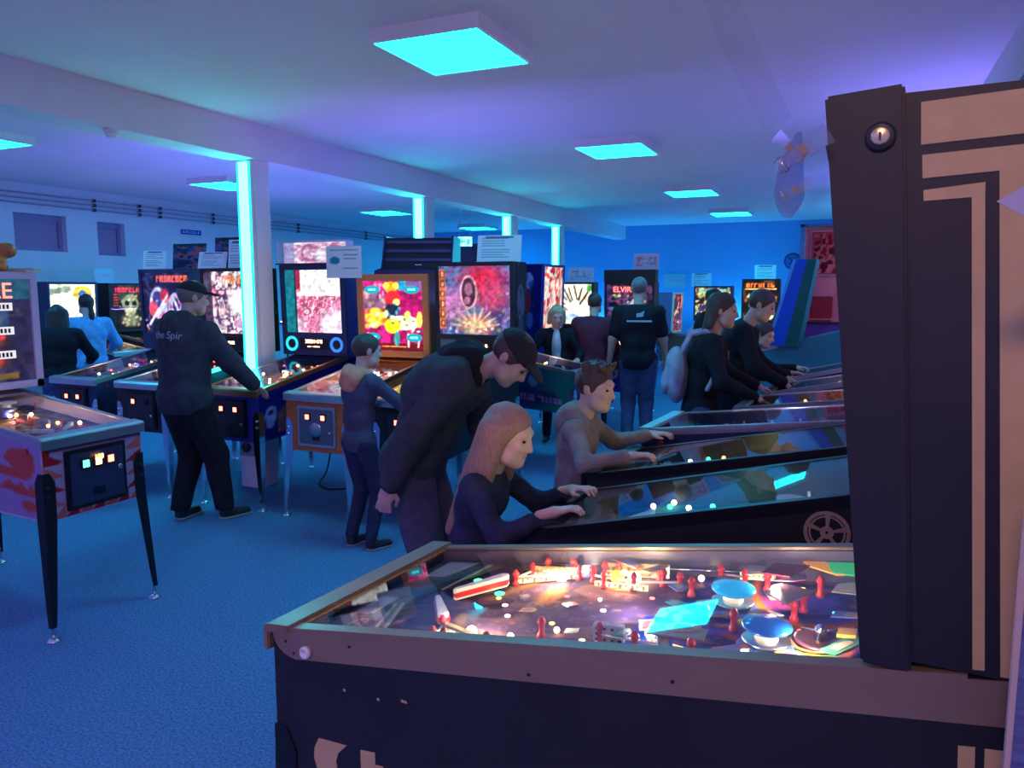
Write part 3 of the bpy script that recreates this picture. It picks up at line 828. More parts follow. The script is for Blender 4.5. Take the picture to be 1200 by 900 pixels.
def art_temple():
    a = Art(72, 58, (.35, .3, .6), 51)
    a.busy([(.20, .30, .55), (.30, .45, .65), (.45, .35, .60), (.25, .2, .45)], 5); a.ell(.62, .78, .42, .42, (.85, .12, .25), .7); a.ell(.75, .55, .30, .30, (.80, .25, .42), .7); a.ell(.2, .45, .25, .35, (.75, .45, .70), .6)
    a.dots(60, .03, [(.9, .5, .6), (.5, .2, .35), (.95, .75, .8), (.35, .45, .55), (.55, .65, .4)], .05, 1, .12, .8, 1.1, .6)
    a.ell(.42, .62, .13, .26, (.98, .72, .78)); a.ell(.42, .62, .105, .23, (.28, .10, .22)); a.ell(.42, .66, .06, .10, (.55, .35, .45)); a.ell(.40, .50, .05, .06, (.65, .4, .5)); a.ell(.52, .14, .34, .20, (.98, .60, .35), .8); a.ell(.5, .12, .14, .14, (1, .92, .75), .8)
    for k in range(9):
        t = math.pi * (k + .5) / 9; a.line((.5, .1), (.5 + .34 * math.cos(t), .1 + .30 * math.sin(t)), .012, (1, .85, .65), .7)
    a.dots(24, .03, [(.95, .9, .9), (.8, .3, .5), (.45, .6, .45)], .15, .95, .02, .2, 1, .8); a.rect(.0, .08, .09, .96, (.78, .42, .28))
    for k in range(6): a.rect(.012, .11 + k * .145, .078, .21 + k * .145, (.55, .22, .18)); a.rect(.03, .13 + k * .145, .06, .19 + k * .145, (.95, .7, .4))
    return a
def art_skull():
    a = Art(44, 50, (.05, .02, .05), 61); a.busy([(.04, .02, .05), (.10, .03, .06), (.03, .02, .04)], 5); a.glyphs(.12, .92, .84, .95, 9, (1, .12, .28))
    a.ell(.5, .58, .22, .24, (.55, .60, .45)); a.ell(.42, .60, .06, .07, (.05, .05, .05)); a.ell(.60, .60, .06, .07, (.05, .05, .05)); a.ell(.5, .40, .14, .10, (.80, .80, .60)); a.ell(.5, .22, .30, .20, (.50, .52, .42), .5)
    a.dots(40, .035, [(.85, .9, .7), (.2, .22, .15), (.6, .65, .45), (.95, .85, .6)], .18, .82, .06, .76, 1, .8)
    for k in range(5): a.rect(.80, .25 + k * .12, .90, .28 + k * .12, (1, .35, .3)); a.rect(.08, .55 + k * .06, .2, .57 + k * .06, (1, .35, .25), .8)
    return a
def art_beach():
    a = Art(44, 44, (.97, .97, .85), 71); a.busy([(.98, .98, .88), (.95, .95, .80), (.70, .78, .55), (1, 1, .95), (.98, .95, .85)], 4)
    a.ell(.72, .82, .22, .16, (.85, .65, .15)); a.ell(.72, .80, .10, .09, (.15, .35, .65)); a.ell(.45, .55, .40, .20, (1, 1, .98), .5); a.poly([(0, .9), (.45, .98), (.5, .85), (0, .78)], (.25, .35, .3), .7); a.ell(.5, .12, .3, .1, (.9, .65, .1)); a.ell(.28, .1, .08, .12, (.85, .2, .15)); a.ell(.8, .2, .1, .15, (.2, .55, .3)); a.dots(16, .03, [(.3, .4, .5), (1, 1, 1)], al=.5)
    return a
def art_claws():
    a = Art(40, 34, (.97, .95, .9), 81); a.busy([(1, .98, .92), (1, .9, .7), (.98, .95, .95)], 4)
    for p, q in (((.1, .9), (.35, .6)), ((.25, .95), (.45, .55)), ((.4, .9), (.5, .6)), ((.05, .7), (.3, .5)), ((.55, .95), (.62, .62)), ((.75, .9), (.66, .6)), ((.9, .8), (.7, .5)), ((.15, .5), (.35, .35))): a.line(p, q, .025, (.15, .1, .05))
    a.ell(.5, .16, .28, .14, (.55, .65, .8), .5); a.ell(.05, .1, .1, .2, (.85, .15, .1), .5); a.ell(.95, .9, .12, .12, (.2, .5, .2), .5)
    return a
def art_horror():
    a = Art(44, 40, (.06, .05, .14), 91); a.busy([(.04, .03, .1), (.15, .12, .3), (.35, .2, .35), (.05, .05, .12)], 6)
    a.dots(34, .045, [(.8, .75, .85), (.2, .7, .4), (.9, .25, .3), (.3, .4, .9), (.95, .8, .4)], .05, .95, .05, .75, 1, .8); a.ell(.62, .5, .1, .14, (.9, .85, .9)); a.ell(.52, .42, .07, .09, (.15, .85, .5)); return a
def art_circus(seed=95):
    a = Art(36, 32, (.12, .12, .2), seed); a.busy([(.1, .1, .2), (.5, .35, .15), (.85, .75, .4), (.25, .2, .4)], 5); a.dots(34, .05, [(1, .9, .5), (.9, .25, .4), (.3, .8, .7), (1, 1, .9)], al=.85); a.glyphs(.1, .9, .82, .95, 7, (.4, .9, .8)); return a
def art_gold():
    a = Art(32, 44, (.05, .03, .03), 99); a.busy([(.04, .03, .03), (.10, .05, .04), (.3, .18, .05)], 5); a.glyphs(.08, .92, .86, .95, 7, (1, .45, .15)); a.rect(.05, .80, .95, .83, (1, .75, .4)); a.dots(22, .05, [(1, .75, .25), (.95, .85, .6), (.8, .4, .15)], .05, .95, .05, .76, .8, .85); a.ell(.75, .58, .14, .1, (.95, .8, .25)); a.ell(.8, .3, .12, .18, (.9, .8, .7)); return a
def art_red(seed=97):
    a = Art(24, 40, (.9, .4, .4), seed); a.busy([(1, .85, .8), (.9, .25, .2), (1, .95, .9), (.7, .1, .15)], 4); return a

# ---- playfield pictures
warm_pf = lambda sd: lit_playfield(sd, [(.9, .75, .5), (.6, .3, .15), (.95, .9, .8), (.3, .12, .1), (.8, .5, .3)], (.4, .2, .15))
dark_pf = lambda sd: lit_playfield(sd, [(.15, .12, .2), (.5, .2, .2), (.1, .1, .25), (.6, .5, .4), (.2, .12, .12)], (.1, .1, .15))
teal_pf = lambda sd: lit_playfield(sd, [(.1, .3, .4), (.1, .5, .55), (.3, .6, .4), (.05, .15, .3), (.2, .4, .3)], (.1, .2, .3))

def side_blue():
    a = Art(60, 30, (.05, .06, .42), 101); a.ell(.10, .50, .055, .20, (.55, .55, .80)); a.ell(.10, .56, .03, .06, (.1, .1, .4)); a.ell(.09, .32, .04, .1, (.5, .5, .75)); a.poly([(.16, .5), (.3, .7), (.36, .55), (.28, .1), (.17, .1)], (.42, .26, .28)); a.dots(16, .02, [(.6, .4, .35), (.2, .1, .2), (.7, .6, .7)], .15, .36, .08, .68, 2, .8); a.ell(.30, .72, .05, .1, (.6, .5, .75)); a.dots(14, .03, [(.15, .18, .6), (.03, .03, .3)], .4, 1, .1, .9, 2, .7); return a
def side_bluegreen():
    a = Art(60, 30, (.05, .10, .45), 103); a.put(np.clip(1.3 - a.U * 2.2, 0, 1), (.04, .42, .38)); a.ell(.34, .66, .05, .16, (.35, .6, .7)); a.ring(.34, .66, .05, .16, (.1, .2, .4), .3); a.poly([(.05, .18), (.15, .45), (.55, .5), (.62, .2), (.35, .12)], (.25, .16, .35), .8); a.glyphs(.10, .55, .20, .34, 6, (.65, .55, .7), .7); return a
def side_flame():
    a = Art(60, 26, (.02, .02, .05), 105)
    for k in range(7): a.poly([(.02 + k * .05, .02), (.05 + k * .06, .35 + .1 * (k % 2)), (.08 + k * .055, .02)], (1, .72, .10))
    for k in range(5): a.poly([(.02 + k * .05, .0), (.05 + k * .05, .22), (.07 + k * .05, .0)], (.85, .15, .08))
    a.line((.12, .25), (.04, .7), .02, (.8, .1, .1)); return a
def side_crown():
    a = Art(70, 34, (.60, .52, .70), 107); red = (.72, .30, .26)
    a.poly([(.04, .86), (.16, .90), (.22, .74), (.16, .64), (.30, .58), (.30, .48), (.08, .50), (.03, .66)], red); a.ell(.10, .82, .07, .1, red); a.poly([(.03, .36), (.06, .47), (.09, .38), (.12, .47), (.15, .38), (.18, .47), (.22, .40), (.26, .32), (.03, .28)], red); a.ell(.08, .16, .06, .11, red); a.ring(.08, .16, .05, .09, (.60, .52, .70), .3); a.rect(.55, .1, .98, .9, (.55, .47, .68)); a.poly([(.62, .2), (.8, .75), (.95, .2)], red); return a
def front_triangles():
    a = Art(70, 50, (.62, .55, .66), 109); red = (.58, .10, .14); pk = (.72, .36, .34)
    for k in range(4):
        z = .16 + k * .20
        a.poly([(0, z), (.20, z + .02), (0, z + .20)], red if k % 2 else pk); a.poly([(1, z), (.80, z + .02), (1, z + .20)], red if k % 2 == 0 else pk)
    for k in range(7):
        x = .05 + k * .13; a.poly([(x, 0), (x + .13, 0), (x + .13, .18)], red if k % 2 else pk)
    a.rect(0, .94, 1, 1, (.3, .3, .45)); a.rect(0, .86, .06, 1, red); return a

ROWA = 'pinball machines in the row with the orange framed one'
RIGHT = 'pinball machines along the pale wall'
BACK = 'pinball machines at the far end of the hall'
COIN_S = dict(frame='silver', disc=True, plate=mat('steel_blue_plate', (.16, .19, .22), .45, .5), lights=[M_BULBR, M_BULBR])
COIN_D = dict(frame='dark', lights=[M_BULBR])
COIN_D1 = dict(frame='dark', lights=[M_BULBR, M_BULBR])
COIN_3 = dict(frame='dark', slots=3, lights=[M_BULBG, M_BULBA, M_BULBR], plate=mat('navy_plate', (.02, .025, .07), .4))
DMD = dict(h=.17, text=[('FREE', .035)], mat=M_DMDW)

machine('dark blue machine with robot backglass and red title, left end of its row', (-6.17, 4.5), 90, cab=M_NAVY, art=art_robot(), zt=1.90, panel=dict(h=.15, text=[('00', .03)], mat=M_SEG), pf=dark_pf(1), coin=COIN_D1, group=ROWA, seed=3, lampcol=(1, .6, .4))
machine('black machine with flame side, small amber display and green-sided head behind the capped man', (-5.36, 4.5), 90, cab=M_BLACK, art=art_white_comic(), zt=1.90, panel=dict(h=.17, text=[('FREE', .04)], mat=M_DMDW), pf=dark_pf(2), coin=COIN_D, sideR=side_flame(), group=ROWA, seed=4,
        bbside=(1, Art(24, 44, (.02, .05, .04), 8).busy([(.02, .05, .05), (.03, .10, .06), (.02, .04, .05)], 4).dots(40, .07, [(.05, .45, .15), (.02, .12, .06), (.2, .6, .2), (.03, .2, .1)], .2, .9, .05, .95, .6)))
B3, BB3, _ = machine('blue machine with pink brain backglass, ring speakers and lit clear topper', (-4.40, 4.5), 90, cab=M_BLUE, art=art_brain(), artm=M_LIT, zt=1.92, panel=dict(h=.20, text=[('30801470', .048), ('BALL 1   FREE PLAY', .016)], mat=M_DMDW, speakers=[M_TEALRING, M_BLUERING]), pf=dark_pf(5), sideR=side_blue(), coin=COIN_D1, group=ROWA, seed=5, rail=mat('copper_rail', (.55, .25, .12), .35, .9), framem=M_NAVY, framew=.045)
B4, BB4, _ = machine('orange wood framed machine with magenta monster backglass and silver coin door', (-3.57, 4.5), 90, cab=M_ORANGE, art=art_monster(), artm=M_LITB, zt=1.83, zb=1.13, framem=mat('orange_frame', (.80, .22, .06), .4), framew=.055, bbm=M_BROWN, pf=warm_pf(6), lamp=[M_BULBW, M_BULB], coin=COIN_S, group=ROWA, seed=6, lampcol=(1, .85, .55), hf=.42)
B5, BB5, _ = machine('black machine with idol face backglass and two-line amber score display', (-2.80, 4.5), 90, cab=M_BLACK, art=art_temple(), artm=M_LIT, zt=1.92, panel=dict(h=.22, text=[('TOTAL BONUS', .036), ('1500000', .036)], mat=M_DMDW), pf=dark_pf(7), lamp=[M_BULBR, M_BULBA, M_BULB], coin=COIN_D, group=ROWA, seed=7,
        bbside=(1, Art(20, 44, (.04, .04, .06), 8).ell(.5, .6, .35, .2, (.4, .4, .5)).ell(.5, .3, .3, .16, (.3, .3, .42)).dots(20, .08, [(.5, .5, .6), (.05, .05, .08)], asp=.5, al=.6)))
# score windows of the orange machine, speaker of the black one
for x, z in ((-.20, 1.70), (.19, 1.70), (-.20, 1.30), (.21, 1.30)):
    MB().lathe((x, 1.038, z), [(.075, 0), (.075, .004), (.066, .006)], 28, axis=(0, -1, 0)).build('score_window', glow('teal_score_window', (.01, .22, .30), 1.2), BB4).scale = (1, 1, 1)
    o = BB4.children[-1]
for o in [c for c in BB4.children if c.name.startswith('score_window')]:
    c = sum((Vector(v.co) for v in o.data.vertices), Vector()) / len(o.data.vertices)
    for v in o.data.vertices: v.co.z = c.z + (v.co.z - c.z) * .46
    text_obj('score_digits', '100170', .026, glow('cyan_digits', (.2, .9, 1), 2.5), BB4, (c.x, 1.0305, c.z), (math.pi / 2, 0, 0), .0005)
MB().b2((-.31, 1.034, 1.135), (-.17, 1.042, 1.30)).build('speaker_grille', mat('grey_grille', (.13, .14, .18), .6), BB5, bevel=.006)
p = MB().b2((-.33, .0, 0), (.33, .0, 0))
# printed caption under the front of the idol machine
a = Art(50, 12, (.02, .02, .03), 3); a.glyphs(.02, .98, .58, .9, 9, (.45, .6, .7)); a.glyphs(.05, .9, .1, .42, 8, (.45, .6, .7))
a.mesh('front_lettering', (-.10, -.0025, .545), (.30, 0, 0), (0, 0, .06), M_PRINT, B5.children[0])

# ---- machine at the picture's left edge: lilac frame, four score windows
def head_panel():
    a = Art(50, 56, (.13, .12, .26), 113); a.rect(0, .80, 1, 1, (.10, .30, .42)); a.busy([(.15, .13, .28), (.2, .16, .32), (.12, .1, .24)], 3, v1=.78)
    for k, z in enumerate((.52, .30, .10)):
        a.rect(0, z + .02, .78, z + .19, (.12, .25, .45) if k == 0 else (.2, .12, .2))
        a.ell(.55, z + .09, .20, .09, (.95, .45, .12), .6); a.ell(.52, z + .07, .09, .07, (1, .8, .4), .6); a.dots(8, .04, [(.9, .2, .2), (1, .7, .4), (.5, .1, .15)], .1, .75, z + .04, z + .17)
    a.rect(.62, .02, .85, .08, (.45, .35, .12)); return a
C1, CBB, _ = machine('white machine with red triangle front and lilac framed score head, left edge of the picture', (-3.50, 2.64), 180, zf=.985, sl=.14, cab=mat('pale_lilac_cabinet', (.52, .46, .60), .5), legs=M_BLACKMETAL, art=head_panel(), artm=M_LIT, zt=1.80, zb=1.14, yb=.86, bbw=.70, lean=.0, framem=M_LILAC, framew=.04, bbm=M_LILAC, pf=dark_pf(12), lamp=[M_BULB, M_BULBA, M_BULBR, M_BULB], coin=COIN_3, sideL=side_crown(), front=front_triangles(), group='machines facing the aisle from the columns', seed=12, lampcol=(1, .65, .35))
text_obj('title_lettering', 'FEE', .125, M_SEG, CBB, (.115, .866, 1.69), (math.pi / 2, 0, 0), .001, 'CENTER', 1.05)
for k, z in enumerate((1.605, 1.47, 1.335)):
    MB().b2((-.28, .860, z - .022), (.20, .868, z + .022)).build('score_strip', mat('score_strip_ivory', (.75, .72, .68), .5, emit=(1, .9, .8), estr=.35), CBB)
    for i in range(9): MB().b2((-.01 + i * .022, .8575, z - .012), (.002 + i * .022, .8605, z + .012)).build('score_reel_digit', M_DARK, CBB)
text_obj('coin_display_digits', '188', .035, M_BULBA, C1, (0, -.0325, .86), (math.pi / 2, 0, 0), .0005)

# ---- two machines against the side wall
machine('machine with bright white beach backglass against the side wall', (-8.25, 6.85), 180, cab=M_NAVY, art=art_beach(), artm=M_LITB, zt=1.80, pf=dark_pf(14), group='machines against the side wall', seed=14)
machine('black machine with green skeleton backglass against the side wall', (-8.25, 7.72), 180, cab=M_BLACK, art=art_skull(), artm=M_LIT, zt=1.79, pf=dark_pf(15), lamp=[M_BULBR, M_BULBR, M_BULBA], group='machines against the side wall', seed=15)

# ---- aisle machines in the middle of the hall
machine('machine with blue and green printed side half hidden behind the leaning man', (-2.33, 7.02), 172, cab=M_BLUE, art=art_circus(96), zt=1.88, pf=dark_pf(16), sideL=side_bluegreen(), group='machines facing the aisle from the columns', seed=16)
machine('machine with tall blue printed head behind the idol machine', (-2.31, 8.75), 180, cab=M_BLUE, art=art_red(), artm=M_LIT, zt=2.0, pf=dark_pf(17), group='machines facing the aisle from the columns', seed=17,
        bbside=(-1, Art(20, 50, (.03, .06, .35), 9).ell(.72, .78, .3, .12, (.55, .55, .75)).ell(.8, .5, .25, .2, (.6, .12, .15)).ell(.6, .25, .2, .12, (.3, .35, .6)).dots(14, .1, [(.5, .2, .3), (.05, .1, .5)], .4, 1, .1, .9, .5, .6)))
machine('machine with narrow red lit backglass in a white frame, seen edge-on', (-1.55, 12.32), 180, cab=M_BROWN, art=Art(30, 40, (.25, .1, .2), 7).dots(34, .07, [(1, .4, .25), (.9, .15, .2), (.25, .2, .5), (1, .8, .6)]), artm=M_LITB, framem=M_WHITEPL, bbm=mat('grey_blue_head', (.16, .17, .32), .5), zt=1.66, zb=1.02, sl=.09, group='machines facing the aisle from the columns', pf=dark_pf(18), seed=18)
machine('machine with blazing white claw-marked backglass', (-4.22, 10.85), 90, cab=M_BLACK, art=art_claws(), artm=M_LITB, zt=1.82, bbw=.72, pf=warm_pf(19), group=BACK, seed=19)
H1, HBB, _ = machine('black machine with red ELVIRA title backglass and tall black header', (-2.83, 9.25), 90, cab=M_BLACK, art=art_horror(), artm=M_LIT, zt=1.80, panel=dict(h=.12), pf=dark_pf(20), lamp=[M_BULBR, M_BULBG], group=BACK, seed=20)
H1['label'] = 'black machine with red lettered horror backglass and tall black header'
text_obj('title_lettering', 'ELVIRA', .105, M_SEG, HBB, (-.06, 1.018, 1.70), (math.pi / 2, 0, 0), .001)
MB().b2((-.36, 1.03, 1.80), (.36, 1.2, 1.97)).build('header', M_BLACK, HBB, bevel=.005)
machine('machine with small multicoloured circus backglass near the blue wall', (-2.45, 13.7), 90, cab=M_NAVY, art=art_circus(), artm=M_LIT, zt=1.77, pf=dark_pf(21), group=BACK, seed=21)
machine('tall dark machine with gold lit backglass near the doorway', (-1.64, 14.1), 90, cab=M_BLACK, art=art_gold(), artm=M_LITB, zt=1.90, zb=1.0, sl=.07, bbw=.68, pf=warm_pf(22), group=BACK, seed=22)

# ---- the row along the pale wall, nearest first (the big one in front is built below)
def side_wheel():
    a = Art(120, 44, (.012, .012, .03), 121); return a
def head_lightning():
    a = Art(26, 60, (.05, .03, .09), 123); a.ell(.35, .80, .22, .12, (.35, .55, .05)); a.ring(.35, .78, .25, .16, (.6, .15, .15), .25); a.ell(.55, .95, .3, .06, (.4, .6, .1)); a.line((.1, .55), (.5, .5), .03, (.65, .6, .85)); a.line((.5, .5), (.2, .4), .03, (.65, .6, .85)); a.line((.2, .4), (.6, .3), .03, (.55, .55, .8)); a.ell(.5, .2, .3, .1, (.15, .2, .15)); return a
R2, R2BB, R2PF = machine('black sided machine with wheel emblem directly behind the big front machine', (-.96, 2.52), -2, W=.58, zf=.91, sl=.245, hf=.40, cab=M_BLACK, rail=M_BLACKMETAL, legs=M_BLACKMETAL, art=art_circus(77), artm=M_LIT, yb=1.08, zt=2.06, lean=.22, bbside=(1, head_lightning()), pf=teal_pf(31), lamp=[M_BULB, M_BULBR, M_BULBG, M_BULBA], lampcol=(.2, .9, .9), group=RIGHT, seed=31, pfd=.06, pfs=.08)
w_ = MB(); gold = mat('dull_gold', (.40, .28, .20), .5)
wc = (.2935, .93, 1.045)
e_ = MB()
N = 40
def ringpoly(mb, c, r0, r1, a0, a1, n, x, ky=1.0):
    vs_ = []
    for i in range(n + 1):
        t = a0 + (a1 - a0) * i / n
        for r in (r0, r1): vs_.append((x, c[1] + r * math.cos(t), c[2] + r * math.sin(t) * ky))
    mb.add(vs_, [(2 * i, 2 * i + 1, 2 * i + 3, 2 * i + 2) for i in range(n)])
ringpoly(e_, wc, .050, .060, 0, 2 * math.pi, 32, wc[0]); ringpoly(e_, wc, .042, .047, 0, 2 * math.pi, 32, wc[0]); ringpoly(e_, wc, .004, .018, 0, 2 * math.pi, 20, wc[0])
for k in range(5):
    t = k * 2 * math.pi / 5 + .3
    e_.add([(wc[0], wc[1] + r * math.cos(t + s), wc[2] + r * math.sin(t + s)) for r, s in ((.018, -.22), (.050, -.14), (.050, .14), (.018, .22))], [(0, 1, 2, 3)])
e_.build('wheel_emblem', gold, R2.children[0])
e2 = MB()
ringpoly(e2, (0, .86, .80), 0.0, .05, 0, 2 * math.pi, 24, .2935, .8)
e2.build('yellow_shape', mat('mustard_paint', (.55, .48, .08), .5), R2.children[0])
e2 = MB(); ringpoly(e2, (0, 1.00, .80), 0.0, .018, 0, 2 * math.pi, 20, .2935, .9); e2.build('white_dot', M_WHITEPL, R2.children[0])
machine('glossy dark machine with yellow lit playfield played by the boy in the hoodie', (-.97, 3.28), -4, W=.58, zf=.93, sl=.215, cab=M_BLACK, rail=M_BLACKMETAL, art=art_gold(), yb=1.08, zt=1.95, lean=.15, pf=warm_pf(32), lamp=[M_BULBA, M_BULB, M_BULBG], lampcol=(.9, .9, .35), group=RIGHT, seed=32, pfd=.06, pfs=.06)
machine('third machine along the pale wall with flat steel rails', (-.93, 4.03), -4, W=.58, zf=1.0, sl=.125, cab=M_NAVY, art=art_robot(), zt=1.92, pf=dark_pf(33), lampcol=(.5, .6, 1), group=RIGHT, seed=33, pfs=.05)
machine('brown machine with steel rails played by the woman with the backpack', (-.62, 5.10), -3, W=.58, zf=.98, sl=.14, cab=M_BROWN, art=art_horror(), zt=1.92, pf=dark_pf(34), group=RIGHT, seed=34)
machine('purple machine in front of the short haired man', (-.55, 6.05), -2, W=.58, zf=.96, sl=.20, cab=M_PURPLE, art=art_circus(66), zt=1.92, pf=teal_pf(35), group=RIGHT, seed=35)
machine('dark machine played by the boy in the black jacket', (-.50, 6.95), -2, W=.58, zf=.97, sl=.24, cab=M_NAVY, art=art_robot(), zt=1.92, pf=dark_pf(36), group=RIGHT, seed=36)
machine('machine with blue slanted head and green edge farthest along the pale wall', (-1.42, 8.45), 0, W=.58, zf=.97, sl=.24, cab=M_TEAL, art=art_circus(67), zt=2.0, yb=.62, zb=1.14, lean=-.26, dep=.30, bbside=(1, Art(30, 40, (.08, .32, .78), 4).rect(.55, 0, 1, 1, (.03, .36, .34))), bbm=mat('teal_green_head', (.02, .30, .24), .5), framem=mat('sky_blue_head', (.08, .32, .80), .5), framew=.10, pf=teal_pf(37), lamp=[M_BULBG, M_BULBG], lampcol=(.1, 1, .6), group=RIGHT, seed=37)

# ------------------------------------------------------------------ the big machine in front
M_RAIL = mat('worn_stainless', (.34, .22, .15), .38, .45, noise=.10, nscale=9, bump=.04, bscale=200, stretch=(1, .1, 1))
M_GOLD = mat('tan_gold_paint', (.62, .42, .20), .55, noise=.06, nscale=30)
FG, FGB, FPF = machine('big black machine with tan stripes and lit playfield nearest the camera', (-1.11, 1.57), -5, W=.62, zf=.958, sl=.169, hf=.46, cab=M_BLACK, rail=M_RAIL, legs=M_BLACKMETAL, railh=.064, bbw=.616, yb=1.205, zb=1.185, zt=1.955, lean=.065, dep=.30, art=art_robot(), artm=M_LITD, framew=.02, detail=False, glass=True, coin=COIN_D1, group=RIGHT, pf=None, L=1.50, pfd=.055, pfs=.03)
FGC = FG.children[0]
FGX = .31
# proud front block of the head with its barrel lock
dr = MB().prism([(-.315, 1.173, 1.172), (-.315, 1.238, 1.170), (-.315, 1.186, 1.966), (-.315, 1.089, 1.960)], (.632, 0, 0)).build('backbox_door', M_BLACK, FGB, bevel=.004)
k_ = MB().lathe((.317, 1.161, 1.900), [(.019, 0), (.019, .004), (.015, .006)], 24, axis=(1, 0, 0)).build('lock_surround', M_DARK, FGB)
MB().lathe((.323, 1.161, 1.900), [(.012, 0), (.012, .003), (.010, .004)], 20, axis=(1, 0, 0)).build('lock_barrel', mat('brass', (.75, .55, .30), .25, .9), FGB)
MB().b2((.3265, 1.1595, 1.894), (.3275, 1.1625, 1.905)).build('key_slot', M_DARK, FGB)
def decal(name, polys, x, m, parent, th=.0012):
    mb = MB()
    for p in polys: mb.prism([(x, y, z) for y, z in p], (th, 0, 0))
    return mb.build(name, m, parent)
xs = .3085
decal('tan_top_block', [[(1.206, 1.941), (1.50, 1.951), (1.50, 1.897), (1.209, 1.887)]], xs, M_GOLD, FGB)
decal('tan_outer_stripe', [[(1.211, 1.874), (1.50, 1.885), (1.50, 1.852), (1.298, 1.848), (1.213, 1.844)], [(1.298, 1.848), (1.50, 1.852), (1.50, 1.19), (1.342, 1.19)]], xs, M_GOLD, FGB)
decal('tan_inner_stripe', [[(1.215, 1.829), (1.284, 1.835), (1.2845, 1.8185), (1.27, 1.817), (1.216, 1.815)], [(1.27, 1.817), (1.2845, 1.8185), (1.324, 1.194), (1.310, 1.192)]], xs, M_GOLD, FGB)
xc = .3102
decal('tan_side_letter', [[(.125, .739), (.203, .745), (.179, .721), (.172, .700), (.176, .680), (.120, .660), (.109, .690), (.112, .715)], [(.176, .680), (.20, .655), (.19, .640), (.13, .635), (.120, .660)]], xc, M_GOLD, FGC)
decal('tan_side_letter', [[(.240, .747), (.278, .752), (.279, .726), (.299, .728), (.305, .700), (.285, .690), (.282, .640), (.242, .635)]], xc, M_GOLD, FGC)
decal('tan_side_stripe', [[(1.300, 1.080), (1.320, 1.084), (1.335, .70), (1.315, .69)]], xc, M_GOLD, FGC)
decal('tan_side_stripe', [[(1.331, 1.085), (1.40, 1.095), (1.40, .70), (1.346, .70)]], xc, M_GOLD, FGC)
for y, z in ((.039, .940), (.062, .918), (.219, .969), (.637, 1.015), (.9, 1.07)):
    MB().lathe((.3132, y, z), [(.0035, 0), (.0035, .001), (.002, .002)], 10, axis=(1, 0, 0)).build('rail_screw', M_BLACKMETAL, FG)
for y, z in ((.20, .868), (.29, .872), (.355, .885)):
    MB().box((.3105, y, z), (.0012, .014 if y > .3 else .006, .005)).build('paint_chip', M_GOLD, FGC)

MB().ball((.265, -.034, .905), .016, 12).build('plunger_knob', M_CHROME, FG); MB().tube((.265, -.03, .905), (.265, .0, .905), .006, n=8).build('plunger_rod', M_CHROME, FG)
# playfield of the front machine
PZ0, PS = .915, .140
pz = lambda y: PZ0 + PS * y
FPF.name = 'playfield_board'
a = Art(110, 220, (.30, .22, .30), 201)
a.busy([(.34, .25, .33), (.40, .29, .36), (.27, .20, .28), (.44, .32, .34), (.30, .22, .34)], 6)
V = lambda y: (y - .05) / 1.15
Uu = lambda x: (x + .29) / .58
for k in range(11):      # inserts in the middle of the field
    for j in range(4):
        a.ell(Uu(-.13 + .07 * j + .02 * (k % 2)), V(.36 + .034 * k), .022, .010, (.62, .52, .60), .5); a.ell(Uu(-.13 + .07 * j + .02 * (k % 2)), V(.36 + .034 * k), .015, .007, (.14, .08, .14), .5); a.ell(Uu(-.13 + .07 * j + .02 * (k % 2)), V(.36 + .034 * k), .005, .0025, (.7, .6, .65), .5)
a.ell(Uu(-.20), V(.62), .10, .085, (.55, .42, .30), .4); a.ell(Uu(-.1), V(.48), .14, .03, (.55, .38, .28), .4); a.line((Uu(-.24), V(.42)), (Uu(-.05), V(.34)), .012, (.6, .45, .3)); a.line((Uu(.22), V(.40)), (Uu(.05), V(.33)), .012, (.6, .45, .3))
a.rect(Uu(-.02), V(.74), Uu(.12), V(.80), (.10, .20, .65)); a.ell(Uu(.10), V(.86), .12, .035, (.75, .60, .20), .3); a.ell(Uu(.10), V(.86), .10, .028, (.15, .35, .25), .3); a.ell(Uu(.10), V(.865), .06, .02, (.85, .35, .15), .3); a.ell(Uu(.10), V(.865), .03, .012, (.2, .5, .3), .3)
a.busy([(.20, .18, .48), (.50, .20, .38), (.26, .24, .58), (.16, .14, .36), (.45, .30, .35)], 8, v0=V(.78)); a.ring(Uu(-.27), V(1.07), .42, .13, (.90, .45, .10), .10); a.ring(Uu(-.27), V(1.07), .50, .155, (.05, .50, .15), .12); a.ring(Uu(-.27), V(1.07), .56, .175, (.85, .75, .2), .06)
a.poly([(0, V(1.13)), (.25, V(1.2)), (0, V(1.2))], (.05, .55, .15)); a.ell(Uu(.13), V(1.08), .16, .05, (.35, .5, .2), .3); a.ell(Uu(.13), V(1.08), .08, .025, (.85, .7, .15), .3); a.ring(Uu(.06), V(1.08), .14, .055, (.8, .35, .2), .2)
for k in range(9): a.line((Uu(.10), V(.995)), (Uu(.10) + .2 * math.cos(k * .7), V(.995) + .07 * math.sin(k * .7)), .012, (.65, .25, .2), .8)
a.dots(40, .012, [(.85, .6, .3), (.6, .2, .2), (.3, .35, .7)], .05, .95, V(.4), V(1.15), .6, .7)
a.mesh('playfield_art', (-.29, .05, pz(.05)), (.58, 0, 0), (0, 1.15, 1.15 * PS), M_FIELD, FPF)
FPF.data.clear_geometry()
t_ = MB().prism([(-.29, .03, pz(.03) - .002), (.29, .03, pz(.03) - .002), (.29, 1.22, pz(1.22) - .002), (-.29, 1.22, pz(1.22) - .002)], (0, 0, -.012))
FPF.data.from_pydata(t_.v, [], t_.f); FPF.data.update()
ON = lambda x, y, z=0: Vector((x, y, pz(y) + z))
